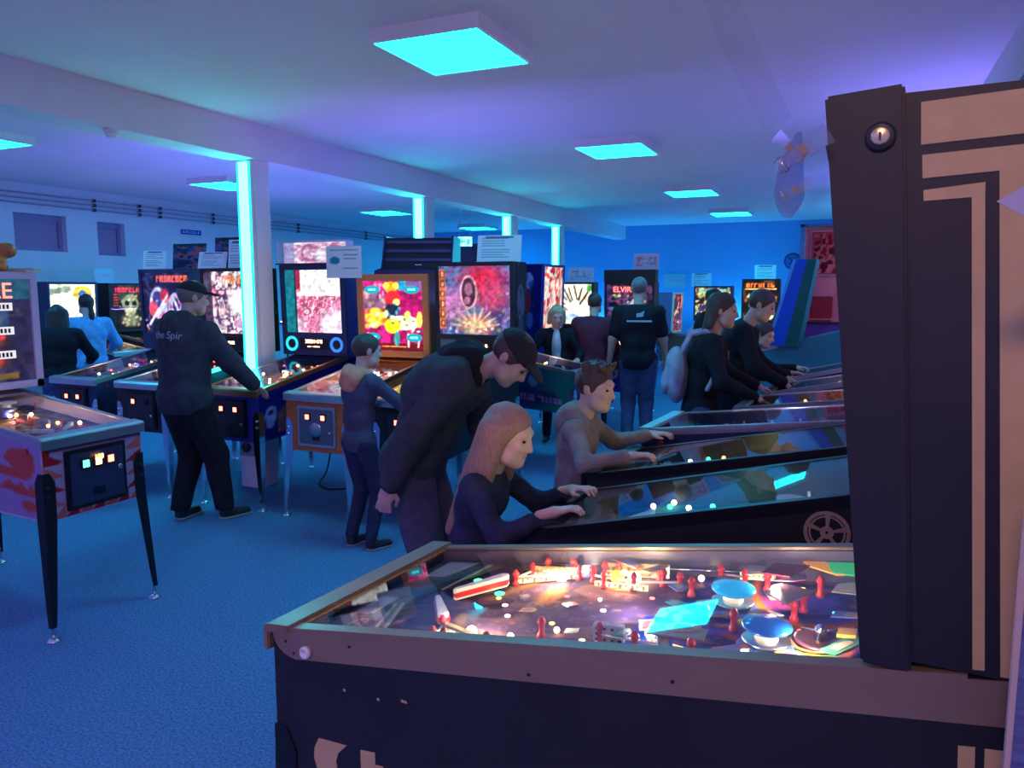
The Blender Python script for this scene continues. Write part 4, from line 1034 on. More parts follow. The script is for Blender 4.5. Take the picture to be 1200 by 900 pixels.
# inner wooden side with its blue reflections, apron with cards
MB().prism([(-.288, .05, pz(.05)), (-.288, 1.2, pz(1.2)), (-.288, 1.2, .958 + .169 * 1.2 - .004), (-.288, .05, .958 + .169 * .05 - .004)], (.004, 0, 0)).build('inner_side', mat('inner_side_wood', (.10, .08, .13), .3), FPF)
M_APRON = mat('apron_green', (.03, .07, .07), .35)
ap = MB().prism([ON(-.285, .06, .004), ON(.285, .06, .004), ON(.285, .26, .004), ON(.08, .165, .004), ON(-.08, .165, .004), ON(-.285, .26, .004)], (0, 0, .012)).build('apron', M_APRON, FPF)
def flat(name, pts, z, m, th=.0015, par=None):
    return MB().prism([ON(x, y, z) for x, y in pts], (0, 0, th)).build(name, m, par or FPF)
M_CARD = mat('apron_card', (.42, .38, .36), .5)
flat('instruction_card', [(-.26, .09), (-.14, .09), (-.14, .15), (-.26, .18)], .0165, M_CARD)
flat('instruction_card', [(.02, .075), (.13, .075), (.13, .125), (.02, .125)], .0165, M_CARD)
M_GOLDL = mat('apron_gold_line', (.52, .40, .22), .4)
for pts in ([(-.25, .22), (-.05, .20), (-.05, .208), (-.25, .232)], [(.06, .14), (.22, .20), (.22, .208), (.06, .148)], [(.05, .155), (.20, .215), (.20, .225), (.05, .165)]):
    flat('gold_line', pts, .0165, M_GOLDL)
rr = MB()
for r0, r1 in ((.020, .026),):
    pts = []
    for i in range(25):
        t = 2 * math.pi * i / 24
        for r in (r0, r1): pts.append(ON(.19 + r * math.cos(t) * 1.3, .135 + r * math.sin(t) * .8, .0185))
    rr.add(pts, [(2 * i, 2 * i + 1, 2 * i + 3, 2 * i + 2) for i in range(24)])
rr.build('gold_ring', M_GOLDL, FPF)
# flippers: white bats with red rubber
for p0, p1 in (((-.135, .335), (-.020, .262)), ((.125, .325), (.030, .245))):
    A = ON(*p0, .012); B = ON(*p1, .012); d = B - A; n = Vector((-d.y, d.x, 0)).normalized()
    outline = lambda z, g: [A + n * (.013 + g) + Vector((0, 0, z)), A - d.normalized() * .012 + Vector((0, 0, z)), A - n * (.013 + g) + Vector((0, 0, z)), B - n * (.007 + g) + Vector((0, 0, z)), B + d.normalized() * .006 + Vector((0, 0, z)), B + n * (.007 + g) + Vector((0, 0, z))]
    f_ = MB().prism(outline(-.006, 0), (0, 0, .028)).build('flipper', M_RUBBER, FPF, bevel=.002)
    MB().prism(outline(.000, .003), (0, 0, .013)).build('flipper_rubber', M_REDPL, FPF, bevel=.002)
# slingshots: lit plastics on red posts
M_SLING = pane_mat('clear_amber_plastic', (.95, .80, .62), .05)
def post(x, y, h=.032, m=None): 
    MB().lathe(ON(x, y), [(.009, 0), (.009, .006), (.006, .010), (.006, h - .008), (.009, h - .004), (.008, h), (.004, h + .008)], 12).build('post', m or M_REDPL, FPF)
for tri, lampxy in ((((-.215, .37), (-.155, .355), (-.215, .50)), (-.185, .47)), (((.215, .36), (.155, .345), (.215, .49)), (.175, .43))):
    flat('slingshot_plastic', tri, .034, M_SLING, .003)
    for q in tri: post(*q)
    for i in range(3):
        q0, q1 = tri[i], tri[(i + 1) % 3]
        MB().tube(ON(*q0, .018), ON(*q1, .018), .003, n=6).build('rubber_ring', M_RUBBER, FPF)
    MB().ball(ON(*lampxy, .018), .012, 10).build('lamp_bulb', M_BULBW, FPF)
    for i in range(3): MB().ball(ON(lampxy[0] - .02 + .012 * i, lampxy[1] - .05 + .02 * i, .012), .005, 8).build('lamp_bulb', M_BULB, FPF)
# lane guides: red posts and wire along the far side
for x, y in ((-.245, .40), (-.250, .47), (-.20, .545), (-.235, .56), (-.17, .585), (-.225, .60), (-.165, .66), (-.235, .70), (-.20, .72), (-.18, .765), (-.15, .80), (-.245, .84), (-.22, .90), (-.21, .95), (.135, .70), (.16, .78), (.17, .89), (-.05, 1.03), (.02, .93), (-.19, 1.06), (-.10, 1.04), (.13, .57)):
    post(x, y, .036)
for p, q in (((-.20, .545), (-.165, .66)), ((-.235, .56), (-.235, .70)), ((-.165, .66), (-.18, .765)), ((-.245, .40), (-.250, .47)), ((-.25, .84), (-.22, .95)), ((.135, .70), (.17, .89))):
    MB().tube(ON(*p, .02), ON(*q, .02), .003, n=6).build('rubber_ring', M_RUBBER, FPF)
MB().ball(ON(-.190, .610, .022), .016, 12).build('lamp_bulb', glow('yellow_dome', (1.0, .62, .03), 5), FPF)
MB().ball(ON(-.185, .655, .022), .015, 12).build('lamp_bulb', M_BULBW, FPF)
flat('lane_plastic', [(-.245, .55), (-.17, .545), (-.15, .70), (-.245, .72)], .040, M_SLING, .002)
for x, y, r in ((-.255, .50, .010), (.12, .60, .006), (.10, .79, .010), (.155, .98, .010), (-.23, .80, .007), (.19, .84, .006), (-.06, .62, .004), (.17, .52, .007)):
    MB().ball(ON(x, y, .014), r, 10).build('lamp_bulb', M_BULBW if r > .008 else M_BULB, FPF)
for x, y in ((-.09, .345), (-.17, .235)):
    MB().lathe(ON(x, y), [(.012, 0), (.012, .002), (.004, .003)], 16).build('insert_lamp', M_BULBG, FPF)
# small lit plastic fences round the slingshots and along the lanes
def fence(p, q, h, seed):
    a = Art(36, 10, (1, .93, .70), seed); a.busy([(1, .95, .75), (1, .85, .55), (.95, .9, .8)], 4)
    for k in range(9): a.rect(.06 + k * .105, .1 + .3 * (k % 2), .06 + k * .105 + .03, .75, (.45, .22, .10))
    A, B = ON(*p, .004), ON(*q, .004)
    o = a.mesh('lit_fence', A, B - A, (0, 0, h), M_LITB, FPF)
fence((-.215, .375), (-.215, .495), .028, 1); fence((-.155, .36), (-.212, .495), .020, 2); fence((.155, .35), (.212, .485), .024, 3)
fence((-.245, .55), (-.245, .72), .034, 4); fence((-.17, .56), (-.152, .70), .014, 5); fence((.118, .79), (.168, .915), .012, 6); fence((.20, .95), (.16, 1.12), .008, 7); fence((-.262, .88), (-.262, .985), .018, 8)
# further printed plastics and flat coloured shapes on the field
rp = random.Random(77)
PC = [mat('print_%d' % i, c, .35) for i, c in enumerate(((.50, .12, .10), (.55, .32, .08), (.10, .14, .42), (.06, .28, .16), (.45, .36, .28), (.30, .10, .26), (.62, .55, .42)))]
for k, (x, y, w2, l2, z) in enumerate(((-.235, .62, .012, .05, .041), (-.205, .70, .016, .03, .041), (-.12, .78, .02, .015, .03), (-.03, .80, .012, .02, .028), (.03, .76, .03, .016, .002), (-.16, .86, .015, .03, .034), (-.235, .92, .02, .03, .036), (.02, .90, .02, .012, .03), (-.10, .99, .022, .02, .030), (.17, .84, .012, .05, .030), (.145, .75, .014, .02, .030), (.00, .985, .016, .03, .028), (-.19, 1.0, .02, .03, .038), (-.16, 1.12, .03, .03, .03), (.15, .955, .014, .03, .02), (.16, 1.06, .012, .03, .022), (-.02, 1.15, .05, .014, .03), (.10, 1.13, .04, .016, .02), (-.055, .86, .01, .02, .026), (.06, .68, .012, .02, .002), (.09, .62, .012, .014, .002), (-.05, .55, .014, .014, .002), (.0, .47, .018, .012, .002), (-.08, .42, .016, .012, .002))):
    a_ = rp.uniform(0, 3.14)
    pts = [(x + w2 * math.cos(a_) * c - l2 * math.sin(a_) * s_, y + w2 * math.sin(a_) * c + l2 * math.cos(a_) * s_) for c, s_ in ((-1, -1), (1, -1), (1.2, .2), (.7, 1), (-.9, 1))]
    o = flat('printed_plastic' if z > .01 else 'painted_shape', pts, z, PC[k % 7], .002 if z > .01 else .0006)
    q2 = [(x + (px - x) * .55, y + (py - y) * .55) for px, py in pts]
    flat('inner_print', q2, z + (.0022 if z > .01 else .0008), PC[(k * 3 + 2) % 7], .0004)
for k, (x, y, mm) in enumerate(((-.06, .36, M_BULBA), (-.02, .40, M_BULB), (.04, .44, M_BULB), (-.10, .52, M_BULBR), (.06, .56, M_BULBA), (-.03, .64, M_BULB), (.03, .82, M_BULBW), (-.13, .90, M_BULBA), (.0, 1.05, M_BULBR), (-.23, 1.02, M_BULBA), (.13, .66, M_BULB), (-.12, .72, M_BULBR), (.19, .60, M_BULBW), (-.10, 1.10, M_BULBG))):
    MB().lathe(ON(x, y, .0005), [(.006, 0), (.006, .0015), (.003, .002)], 12).build('insert_lamp', mm, FPF)
# dice faced target
di = MB().box(ON(.125, .715, .020), (.020, .060, .036), rot=Matrix.Rotation(math.radians(12), 3, 'Z')).build('dice_target', M_WHITEPL, FPF, bevel=.002)
c0 = ON(.125, .715, .020)
for k in range(4):
    for j in range(3):
        q = Matrix.Rotation(math.radians(12), 3, 'Z') @ Vector((.0105, -.022 + .015 * k, -.011 + .011 * j))
        MB().box(c0 + q, (.001, .006, .005)).build('pip', M_DARK, FPF)
# pop bumpers with blue caps
M_CAP1 = mat('bright_blue_cap', (.01, .30, .62), .15, emit=(.01, .35, .65), estr=.55, coat=.5)
M_CAP2 = mat('deep_blue_cap', (.01, .08, .35), .15, emit=(.01, .10, .42), estr=.35, coat=.5)
for (x, y), cm in (((-.085, .905), M_CAP1), ((.095, 1.005), M_CAP2)):
    b = MB().lathe(ON(x, y), [(.050, 0), (.052, .005), (.046, .010), (.030, .012)], 28).build('pop_bumper', mat('blue_skirt', (.05, .14, .45), .3), FPF)
    MB().lathe(ON(x, y, .010), [(.021, 0), (.021, .030)], 16).build('bumper_body', mat('bumper_ivory', (.85, .78, .62), .4, emit=(1, .8, .5), estr=.5), FPF)
    MB().lathe(ON(x, y, .038), [(.026, 0), (.041, .003), (.045, .008), (.042, .013), (.025, .017), (.006, .019)], 32).build('bumper_cap', cm, FPF)
    MB().lathe(ON(x, y, .018), [(.040, 0), (.043, .002), (.040, .004)], 28).build('bumper_ring', M_STEEL, FPF)
# plastics at the upper end
M_REDCLR = mat('red_clear_plastic', (.30, .03, .06), .2)
flat('red_plastic_plate', [(-.26, .955), (-.19, .94), (-.17, 1.0), (-.25, 1.03)], .045, M_REDCLR, .003)
flat('printed_plastic', [(-.14, .985), (-.08, .965), (-.02, 1.02), (-.10, 1.06)], .042, mat('brown_print_plastic', (.22, .10, .10), .3), .003)
flat('printed_plastic', [(.10, .80), (.155, .80), (.165, .91), (.115, .905)], .036, mat('tan_print_plastic', (.40, .22, .12), .3), .003)
flat('orange_oval', [(.118 + .022 * math.cos(t * math.pi / 8), .86 + .034 * math.sin(t * math.pi / 8)) for t in range(16)], .0395, mat('orange_oval_print', (.75, .25, .06), .35), .001)
flat('green_oval', [(.118 + .011 * math.cos(t * math.pi / 8), .86 + .017 * math.sin(t * math.pi / 8)) for t in range(16)], .0407, mat('green_oval_print', (.08, .35, .15), .35), .001)
flat('green_corner_plastic', [(-.28, 1.06), (-.21, 1.08), (-.19, 1.16), (-.28, 1.17)], .044, mat('green_lit_plastic', (.03, .45, .12), .3, emit=(.03, .6, .15), estr=.35), .003)
flat('yellow_edge_plastic', [(-.285, 1.01), (-.25, 1.03), (-.20, 1.09), (-.205, 1.105), (-.285, 1.055)], .043, mat('orange_lit_plastic', (.80, .35, .05), .3, emit=(.9, .35, .05), estr=.35), .003)
sp = MB().lathe(ON(.045, 1.09, .003), [(.046, 0), (.046, .004), (.038, .005), (.036, .002)], 30).build('spinner_dish', mat('dish_maroon', (.09, .03, .05), .35), FPF)
MB().lathe(ON(.045, 1.09, .008), [(.012, 0), (.010, .022), (.004, .027)], 14).build('spinner_hub', M_CHROME, FPF)
rg = MB(); pts = []
for i in range(33):
    t = 2 * math.pi * i / 32
    for r in (.046, .054): pts.append(ON(.045 + r * math.cos(t), 1.09 + r * math.sin(t), .004))
rg.add(pts, [(2 * i, 2 * i + 1, 2 * i + 3, 2 * i + 2) for i in range(32)]); rg.build('spinner_ring', mat('ring_orange', (.50, .16, .08), .5), FPF)
for k in range(3):
    t = k * 2.094
    MB().tube(ON(.045, 1.09, .022), ON(.045 + .04 * math.cos(t), 1.09 + .04 * math.sin(t), .018), .003, n=6).build('spinner_arm', M_CHROME, FPF)
flat('amber_target', [(.055, 1.12), (.085, 1.12), (.085, 1.15), (.055, 1.15)], .03, mat('amber_plastic', (.80, .40, .06), .3), .006)
MB().path([ON(.20, .70, .025), ON(.215, .85, .025), ON(.205, 1.0, .025), ON(.17, 1.12, .025)], .0025, 6).build('wire_guide', M_CHROME, FPF)
MB().path([ON(-.265, .30, .02), ON(-.27, .6, .02), ON(-.265, 1.0, .02)], .0025, 6).build('wire_guide', M_CHROME, FPF)
for x, y, c, e in ((-.16, .46, (1, .72, .42), 1.5), (.15, .42, (1, .76, .48), 1.3), (-.18, .63, (1, .68, .34), 1.9), (-.02, .70, (.8, .75, 1), .5), (-.12, .98, (1, .75, .6), 1.0), (.12, 1.07, (1, .8, .6), .9)):
    point_light('playfield_lamp', ON(x, y, .044), c, e * 1.0, .010, FG)

# ------------------------------------------------------------------ paper notices, toppers and odds and ends
def notice(name, label, loc, rz, w, h, tilt, kind, seed, cat='notice', grp=None):
    p = empty(name, loc, math.radians(rz), label, cat, grp)
    p.rotation_euler = (math.radians(tilt), 0, math.radians(rz))
    a = Art(26, 34, (.92, .92, .94), seed)
    if kind == 'text':
        for k in range(9):
            a.rect(.12, .86 - k * .085, .12 + a.rng.uniform(.35, .76), .88 - k * .085, (.55, .57, .66))
        a.rect(.2, .90, .8, .94, (.35, .37, .48))
    elif kind == 'logo':
        a.ell(.24, .55, .16, .13, (.15, .55, .65)); a.rect(.5, .70, .9, .73, (.45, .48, .6)); a.rect(.5, .6, .85, .63, (.45, .48, .6)); a.rect(.1, .85, .9, .88, (.5, .52, .6)); a.rect(.45, .3, .9, .33, (.5, .52, .6))
    elif kind == 'poster':
        a.busy([(.08, .10, .25), (.15, .25, .5), (.75, .3, .25), (.08, .08, .2), (.25, .4, .6)], 4); a.rect(0, .9, 1, 1, (.1, .1, .2))
    elif kind == 'pink': a.a[:] = (.90, .80, .90); a.busy([(.9, .78, .88), (.8, .6, .72), (.92, .84, .9)], 4, u0=.1, u1=.9, v0=.2, v1=.8)
    elif kind == 'cyan': a.a[:] = (.55, .80, .85); a.rect(0, .4, 1, .55, (.85, .75, .85)); a.rect(.1, .46, .9, .5, (.9, .5, .6))
    MB().b2((-w / 2, 0, 0), (w / 2, .0016, h)).build('sheet', mat('paper', (.85, .85, .87), .8), p)
    a.mesh('print', (-w / 2 + .001, -.001, .001), (w - .002, 0, 0), (0, 0, h - .002), M_PRINT, p)
    return p
NG = 'paper notices standing on the machines'
notice('paper_notice', 'tilted white notice on the robot backglass machine', (-6.36, 5.58, 1.90), 28, .22, .19, -14, 'text', 1, grp=NG)
notice('picture_poster', 'dark colourful picture standing on the robot backglass machine', (-5.98, 5.66, 1.90), 6, .40, .25, -6, 'poster', 2, 'poster')
notice('paper_notice', 'white notice leaning on the flame sided machine left of the nearest column', (-5.63, 5.60, 1.90), 20, .28, .17, -20, 'text', 3, grp=NG)
notice('picture_poster', 'dark picture sheet behind the notice on the flame sided machine', (-5.50, 5.70, 1.90), 4, .36, .30, -5, 'poster', 12, 'poster')
notice('paper_notice', 'upright white notice beside the nearest column', (-5.33, 5.62, 1.90), 10, .20, .27, -8, 'text', 4, grp=NG)
notice('paper_notice', 'white notice with teal logo between pink topper and orange machine', (-4.02, 5.49, 1.80), 6, .34, .27, 0, 'logo', 5, grp=NG)
notice('paper_notice', 'large white notice on top of the idol face machine', (-2.62, 5.62, 1.92), 12, .36, .22, -14, 'text', 6, grp=NG)
notice('paper_notice', 'cyan and pink card on the green skeleton machine', (-9.28, 7.32, 1.79), 82, .26, .19, -4, 'cyan', 7, grp=NG)
notice('paper_notice', 'pinkish notice on the claw-marked backglass machine', (-4.10, 11.95, 1.82), 12, .42, .24, -8, 'pink', 8, grp=NG)
notice('paper_notice', 'pinkish notice on the black header above the polo shirt man', (-2.62, 10.36, 1.97), 12, .34, .22, -8, 'pink', 9, grp=NG)
notice('paper_notice', 'pale cyan sheet on the blue wall behind the edge-on machine', (-3.62, YB - .01, 1.74), 0, .45, .30, 0, 'cyan', 10, grp=NG).rotation_euler = (0, 0, 0)
notice('paper_notice', 'pale lined sheet on the blue wall left of the gold lit machine', (-3.05, YB - .01, 1.76), 0, .42, .30, 0, 'text', 11, grp=NG).rotation_euler = (0, 0, 0)
notice('paper_notice', 'pale sheet on top of the gold lit machine', (-1.58, 15.25, 1.90), 6, .38, .26, -5, 'text', 13, grp=NG)
# lit clear topper on the blue machine
tp = empty('machine_topper', (-4.40, 5.56, 1.926), 0, 'clear plastic topper glowing pink on the blue machine', 'topper')
cl = MB()
for lo, hi in (((-.36, -.06, 0), (.36, -.056, .20)), ((-.36, .10, 0), (.36, .104, .20)), ((-.36, -.056, 0), (-.356, .10, .20)), ((.356, -.056, 0), (.36, .10, .20)), ((-.36, -.06, .20), (.36, .104, .204))): cl.b2(lo, hi)
cl.build('clear_case', pane_mat('clear_acrylic', (.92, .93, .96), .05, 1.45, .10), tp)
a = Art(50, 18, (.97, .75, .86), 301); a.busy([(.98, .80, .88), (.85, .50, .62), (1, .9, .95), (.9, .6, .7)], 6); a.ring(.42, .5, .12, .35, (.7, .3, .45), .3); a.ring(.82, .5, .12, .35, (.7, .3, .45), .3); a.ell(.6, .4, .15, .4, (1, .95, .97), .6); a.rect(0, 0, .18, 1, (.55, .55, .75), .8)
a.mesh('lit_panel', (-.34, .02, .005), (.68, 0, 0), (0, .0, .185), M_LIT, tp)
MB().b2((-.37, -.065, -.004), (.37, .11, .006)).build('base', M_DARK, tp)
# black upright cabinet behind the row
ac = empty('upright_cabinet', (-4.19, 6.93, 0), math.radians(20), 'tall black upright cabinet with stepped front behind the orange machine', 'cabinet')
MB().prism([(-.36, 0, 0), (-.36, .75, 0), (-.36, .75, 2.25), (-.36, .30, 2.25), (-.36, .12, 1.92), (-.36, -.05, 1.90), (-.36, -.05, 1.2), (-.36, 0, 1.0)], (.72, 0, 0)).build('body', M_BLACK, ac)
for x in (-.375, .355): MB().prism([(x, -.02, 0), (x, .77, 0), (x, .77, 2.27), (x, .27, 2.27), (x, .10, 1.93), (x, -.08, 1.91), (x, -.08, 1.2)], (.02, 0, 0)).build('side_panel', M_NAVY, ac)
for y, z in ((.275, 2.20), (.225, 2.105), (.175, 2.01)): MB().b2((-.35, y - .02, z - .012), (.35, y + .03, z + .018)).build('front_slat', mat('slate_slat', (.06, .07, .14), .4), ac)
MB().b2((-.02, .12, 1.955), (.05, .16, 1.965)).build('handle', M_WHITEPL, ac)
MB().b2((-.40, -.10, 1.78), (.40, -.05, 1.90)).build('marquee_box', M_NAVY, ac, bevel=.004)
# things lying on the lilac framed head at the left edge
tf = empty('toy_figure', (-4.42, 2.77, 1.805), math.radians(70), 'orange and black toy creature on the lilac framed head', 'toy')
M_TOYO = mat('toy_orange', (.55, .20, .05), .5, noise=.7, nscale=14)
MB().ball((0, 0, .055), (.09, .06, .055), 14).build('body', M_TOYO, tf); MB().ball((.085, 0, .115), (.055, .045, .045), 14).build('head', M_TOYO, tf)
MB().tube((.03, 0, .08), (.075, 0, .11), .035, .03).build('neck', M_TOYO, tf); MB().tube((-.07, 0, .06), (-.16, .03, .10), .025, .008).build('tail', M_TOYO, tf)
for sx in (-.05, .05):
    for sy in (-.04, .04): MB().tube((sx, sy, .05), (sx * 1.2, sy * 1.2, 0.0), .02, .016).build('leg', M_TOYO, tf)
for sy in (-.025, .025): MB().ball((.115, sy, .130), .010, 8).build('eye', M_WHITEPL, tf)
o = soft_obj('dark_cloth', [surface(folds(blend([capsule((-.12, 0, .02), (.12, .02, .02), .035, .030), capsule((-.05, -.03, .02), (.06, .04, .03), .035, .03)], .02), .006, 30, 4), (-.2, -.12, -.005), (.2, .12, .09), .01)], mat('mauve_cloth', (.16, .08, .16), .9), None)
o.location = (-4.60, 2.84, 1.812); o.rotation_euler = (0, 0, 1.4); tag(o, 'crumpled dark cloth lying on the lilac framed head', 'cloth')
o = MB().b2((-.07, -.07, 0), (.07, .07, .012)).box((.0, .03, .018), (.13, .14, .008), rot=Matrix.Rotation(.25, 3, 'Z')).build('flyer_pile', mat('cream_paper', (.60, .52, .42), .8), None, (-4.42, 2.95, 1.80), (0, 0, .4)); tag(o, 'small pile of cream flyers at the edge of the lilac head', 'flyers')
# plastic strip hanging from the ceiling and the clear clips at its end
M_FILM = pane_mat('clear_film', (.93, .93, .96), .25, 1.08, .03)
fl = MB()
q0 = [Vector((-.56, 2.18, 3.09)), Vector((-.44, 2.14, 3.09))]; q1 = [Vector((-.235, 2.10, 2.10)), Vector((-.165, 2.06, 2.12))]
n = 10; vs_ = []
for i in range(n + 1):
    t = i / n; bow = .05 * math.sin(t * math.pi)
    for a_, b_ in zip(q0, q1): vs_.append(a_.lerp(b_, t) + Vector((-bow, .02 * math.sin(t * 9), -bow * .5)))
fl.add(vs_, [(2 * i, 2 * i + 1, 2 * i + 3, 2 * i + 2) for i in range(n)], 0, True)
fs_ = empty('plastic_strip', (0, 0, 0), 0, 'clear plastic strip hanging from the ceiling beside the near head', 'plastic strip')
fl.build('film', M_FILM, fs_)
M_CLIP = pane_mat('clip_plastic', (.90, .91, .95), .06, 1.5, .05)
def clip(label, p, rz, rx, s, ry=0):
    c = empty('plastic_clip', p, 0, label, 'clip', 'clear plastic clips at the near head'); c.rotation_euler = (rx, math.radians(ry), rz); c.scale = (s, s, s)
    MB().prism([(0, 0, -.008), (.055, 0, -.013), (.075, 0, -.016), (.075, 0, .016), (.055, 0, .013), (0, 0, .008)], (0, .003, 0)).build('jaw', M_CLIP, c, bevel=.001)
    MB().prism([(0, .012, -.008), (.05, .016, -.012), (.05, .016, .012), (0, .012, .008)], (0, .003, 0)).build('jaw', M_CLIP, c, bevel=.001)
    MB().b2((-.01, 0, -.009), (.012, .016, .009)).build('hinge', M_CLIP, c, bevel=.002)
    MB().tube((.002, .006, -.012), (.002, .006, .012), .004, n=8).build('spring', M_CHROME, c)
    MB().b2((.03, -.001, -.007), (.04, .004, .007)).build('catch', mat('amber_catch', (.35, .22, .14), .3), c)
clip('large clear clip hooked on the edge of the near black head', (-.103, 1.13, 1.869), math.radians(-4), 0, .95, -32)
clip('clear clip dangling at the end of the plastic strip', (-.139, 2.05, 2.021), math.radians(-8), 0, 1.15, -138)
clip('lowest clear clip beside the head behind the near one', (-.184, 2.08, 1.934), math.radians(-8), 0, 1.05, -22)
bag = soft_obj('plastic_bag', [surface(folds(blend([ellipsoid((0, 0, -.06), (.05, .03, .09)), capsule((0, 0, .02), (.02, 0, .08), .02, .012)], .04), .006, 40, 8), (-.09, -.07, -.18), (.09, .07, .11), .008)], pane_mat('bag_plastic', (.62, .68, .85), .3, 1.12, .10), None)
bag.location = (-.17, 2.14, 2.02); bag.scale = (.8, .8, .9); tag(bag, 'crumpled grey plastic film hanging under the clips', 'plastic film')
# corner of a sheet and a white edged board that poke in at the right edge of the picture
pn = empty('paper_sheet', (.19, .94, 1.786), math.radians(20), 'lilac corner of a paper sheet at the right edge of the picture', 'paper')
MB().prism([(-.070, 0, .002), (.0, 0, .042), (.12, .0, .06), (.16, 0, -.06), (.0, 0, -.036)], (0, .0012, 0)).build('sheet', mat('lilac_paper', (.50, .46, .66), .8), pn)
bd = empty('display_board', (.178, .955, 0), math.radians(2), 'white edged display board at the lower right picture edge', 'board')
MB().prism([(-.001, 0, .70), (.005, 0, .70), (.005, 0, 1.55), (-.001, 0, 1.54)], (0, .008, 0)).build('edge_strip', mat('pale_edge', (.55, .42, .38), .5), bd)
MB().b2((.005, .002, .70), (.30, .008, 1.53)).build('panel', mat('blue_striped_board', (.10, .12, .30), .4, noise=.5, nscale=30, stretch=(.2, 1, 3)), bd)
MB().b2((-.004, -.06, 0), (.30, .08, .02)).build('foot', M_BLACKMETAL, bd)
for x in (.04, .26): MB().b2((x - .01, .0, .02), (x + .01, .02, .70)).build('post', M_BLACKMETAL, bd)

M_CABLE = mat('black_cable', (.012, .012, .015), .6)
for k, (pts, lb) in enumerate((([(-3.62, 5.75, .5), (-3.66, 5.55, .12), (-3.72, 5.35, .012), (-3.55, 5.2, .012), (-3.35, 5.32, .012), (-3.2, 5.62, .012), (-3.35, 5.9, .012)], 'black power cable hanging under the orange machine and looping on the carpet'),
                           ([(-4.35, 5.75, .5), (-4.30, 5.55, .10), (-4.20, 5.30, .012), (-3.98, 5.22, .012), (-3.86, 5.42, .012), (-4.02, 5.7, .012)], 'black power cable curling under the blue machine'))):
    cu = []
    P_ = [Vector(q) for q in pts]
    for i in range(len(P_) - 1):
        p0, p1, p2, p3 = P_[max(i - 1, 0)], P_[i], P_[i + 1], P_[min(i + 2, len(P_) - 1)]
        for j in range(6):
            t = j / 6
            q = .5 * ((2 * p1) + (p2 - p0) * t + (2 * p0 - 5 * p1 + 4 * p2 - p3) * t * t + (3 * p1 - p0 - 3 * p2 + p3) * t ** 3)
            q.z = max(q.z, .009); cu.append(q)
    cu.append(P_[-1])
    tag(MB().path(cu, .008, 6).build('power_cable', M_CABLE), lb, 'cable')

# ------------------------------------------------------------------ people
SKIN = mat('skin', (.62, .38, .30), .5, noise=.08, nscale=12)
SKIN2 = mat('skin_fair', (.70, .45, .36), .5, noise=.06, nscale=12)
cloth = lambda n, c: mat(n, c, .9, noise=.18, nscale=18, bump=.25, bscale=160, spec=.15)
C_BLACK = cloth('black_cloth', (.018, .018, .026)); C_NAVY = cloth('navy_cloth', (.035, .04, .085)); C_CHAR = cloth('charcoal_cloth', (.05, .05, .065))
C_GREY = cloth('grey_brown_cloth', (.30, .26, .25)); C_ORANGE = cloth('orange_cloth', (.80, .33, .20)); C_MAROON = cloth('maroon_cloth', (.16, .03, .06))
C_BLUE = cloth('light_blue_cloth', (.16, .45, .75)); C_JEANS = cloth('jeans_cloth', (.07, .10, .20)); C_DKJEANS = cloth('dark_jeans', (.035, .04, .09)); C_WHITE = cloth('white_cloth', (.65, .62, .66)); C_SLATE = cloth('slate_cloth', (.09, .09, .15)); C_SMOKE = cloth('smoke_jersey', (.05, .055, .07))
SHOE = mat('black_shoe', (.02, .02, .025), .5); SOLE = mat('shoe_sole', (.35, .33, .34), .6)
hairm = lambda n, c: mat(n, c, .45, noise=.35, nscale=60, stretch=(6, 6, .5), bump=.3, bscale=120)
H_DARK = hairm('dark_hair', (.022, .016, .014)); H_BROWN = hairm('brown_hair', (.075, .042, .030)); H_LIGHT = hairm('light_brown_hair', (.34, .19, .14)); H_BLOND = hairm('blond_hair', (.58, .38, .20)); H_GREY = hairm('grey_hair', (.16, .13, .13))
CAPM = mat('black_cap', (.012, .012, .016), .85, bump=.2, bscale=200)
EYE = mat('eye_dark', (.02, .015, .015), .2); LIP = mat('lip', (.45, .18, .16), .5)

def rz3(a): c, s = math.cos(a), math.sin(a); return np.array([[c, -s, 0], [s, c, 0], [0, 0, 1.]])
def rx3(a): c, s = math.cos(a), math.sin(a); return np.array([[1., 0, 0], [0, c, -s], [0, s, c]])
def ry3(a): c, s = math.cos(a), math.sin(a); return np.array([[c, 0, s], [0, 1., 0], [-s, 0, c]])
def ik(a, b, l1, l2, pole):
    a = np.array(a, float); b = np.array(b, float); d = b - a; D = np.linalg.norm(d)
    D2 = min(D, (l1 + l2) * .995); n = d / D
    if D > D2: b = a + n * D2
    x = (l1 * l1 - l2 * l2 + D2 * D2) / (2 * D2); h = math.sqrt(max(l1 * l1 - x * x, 0))
    p = np.array(pole, float); p = p - n * (p @ n); p = p / (np.linalg.norm(p) + 1e-9)
    return a + n * x + p * h, b

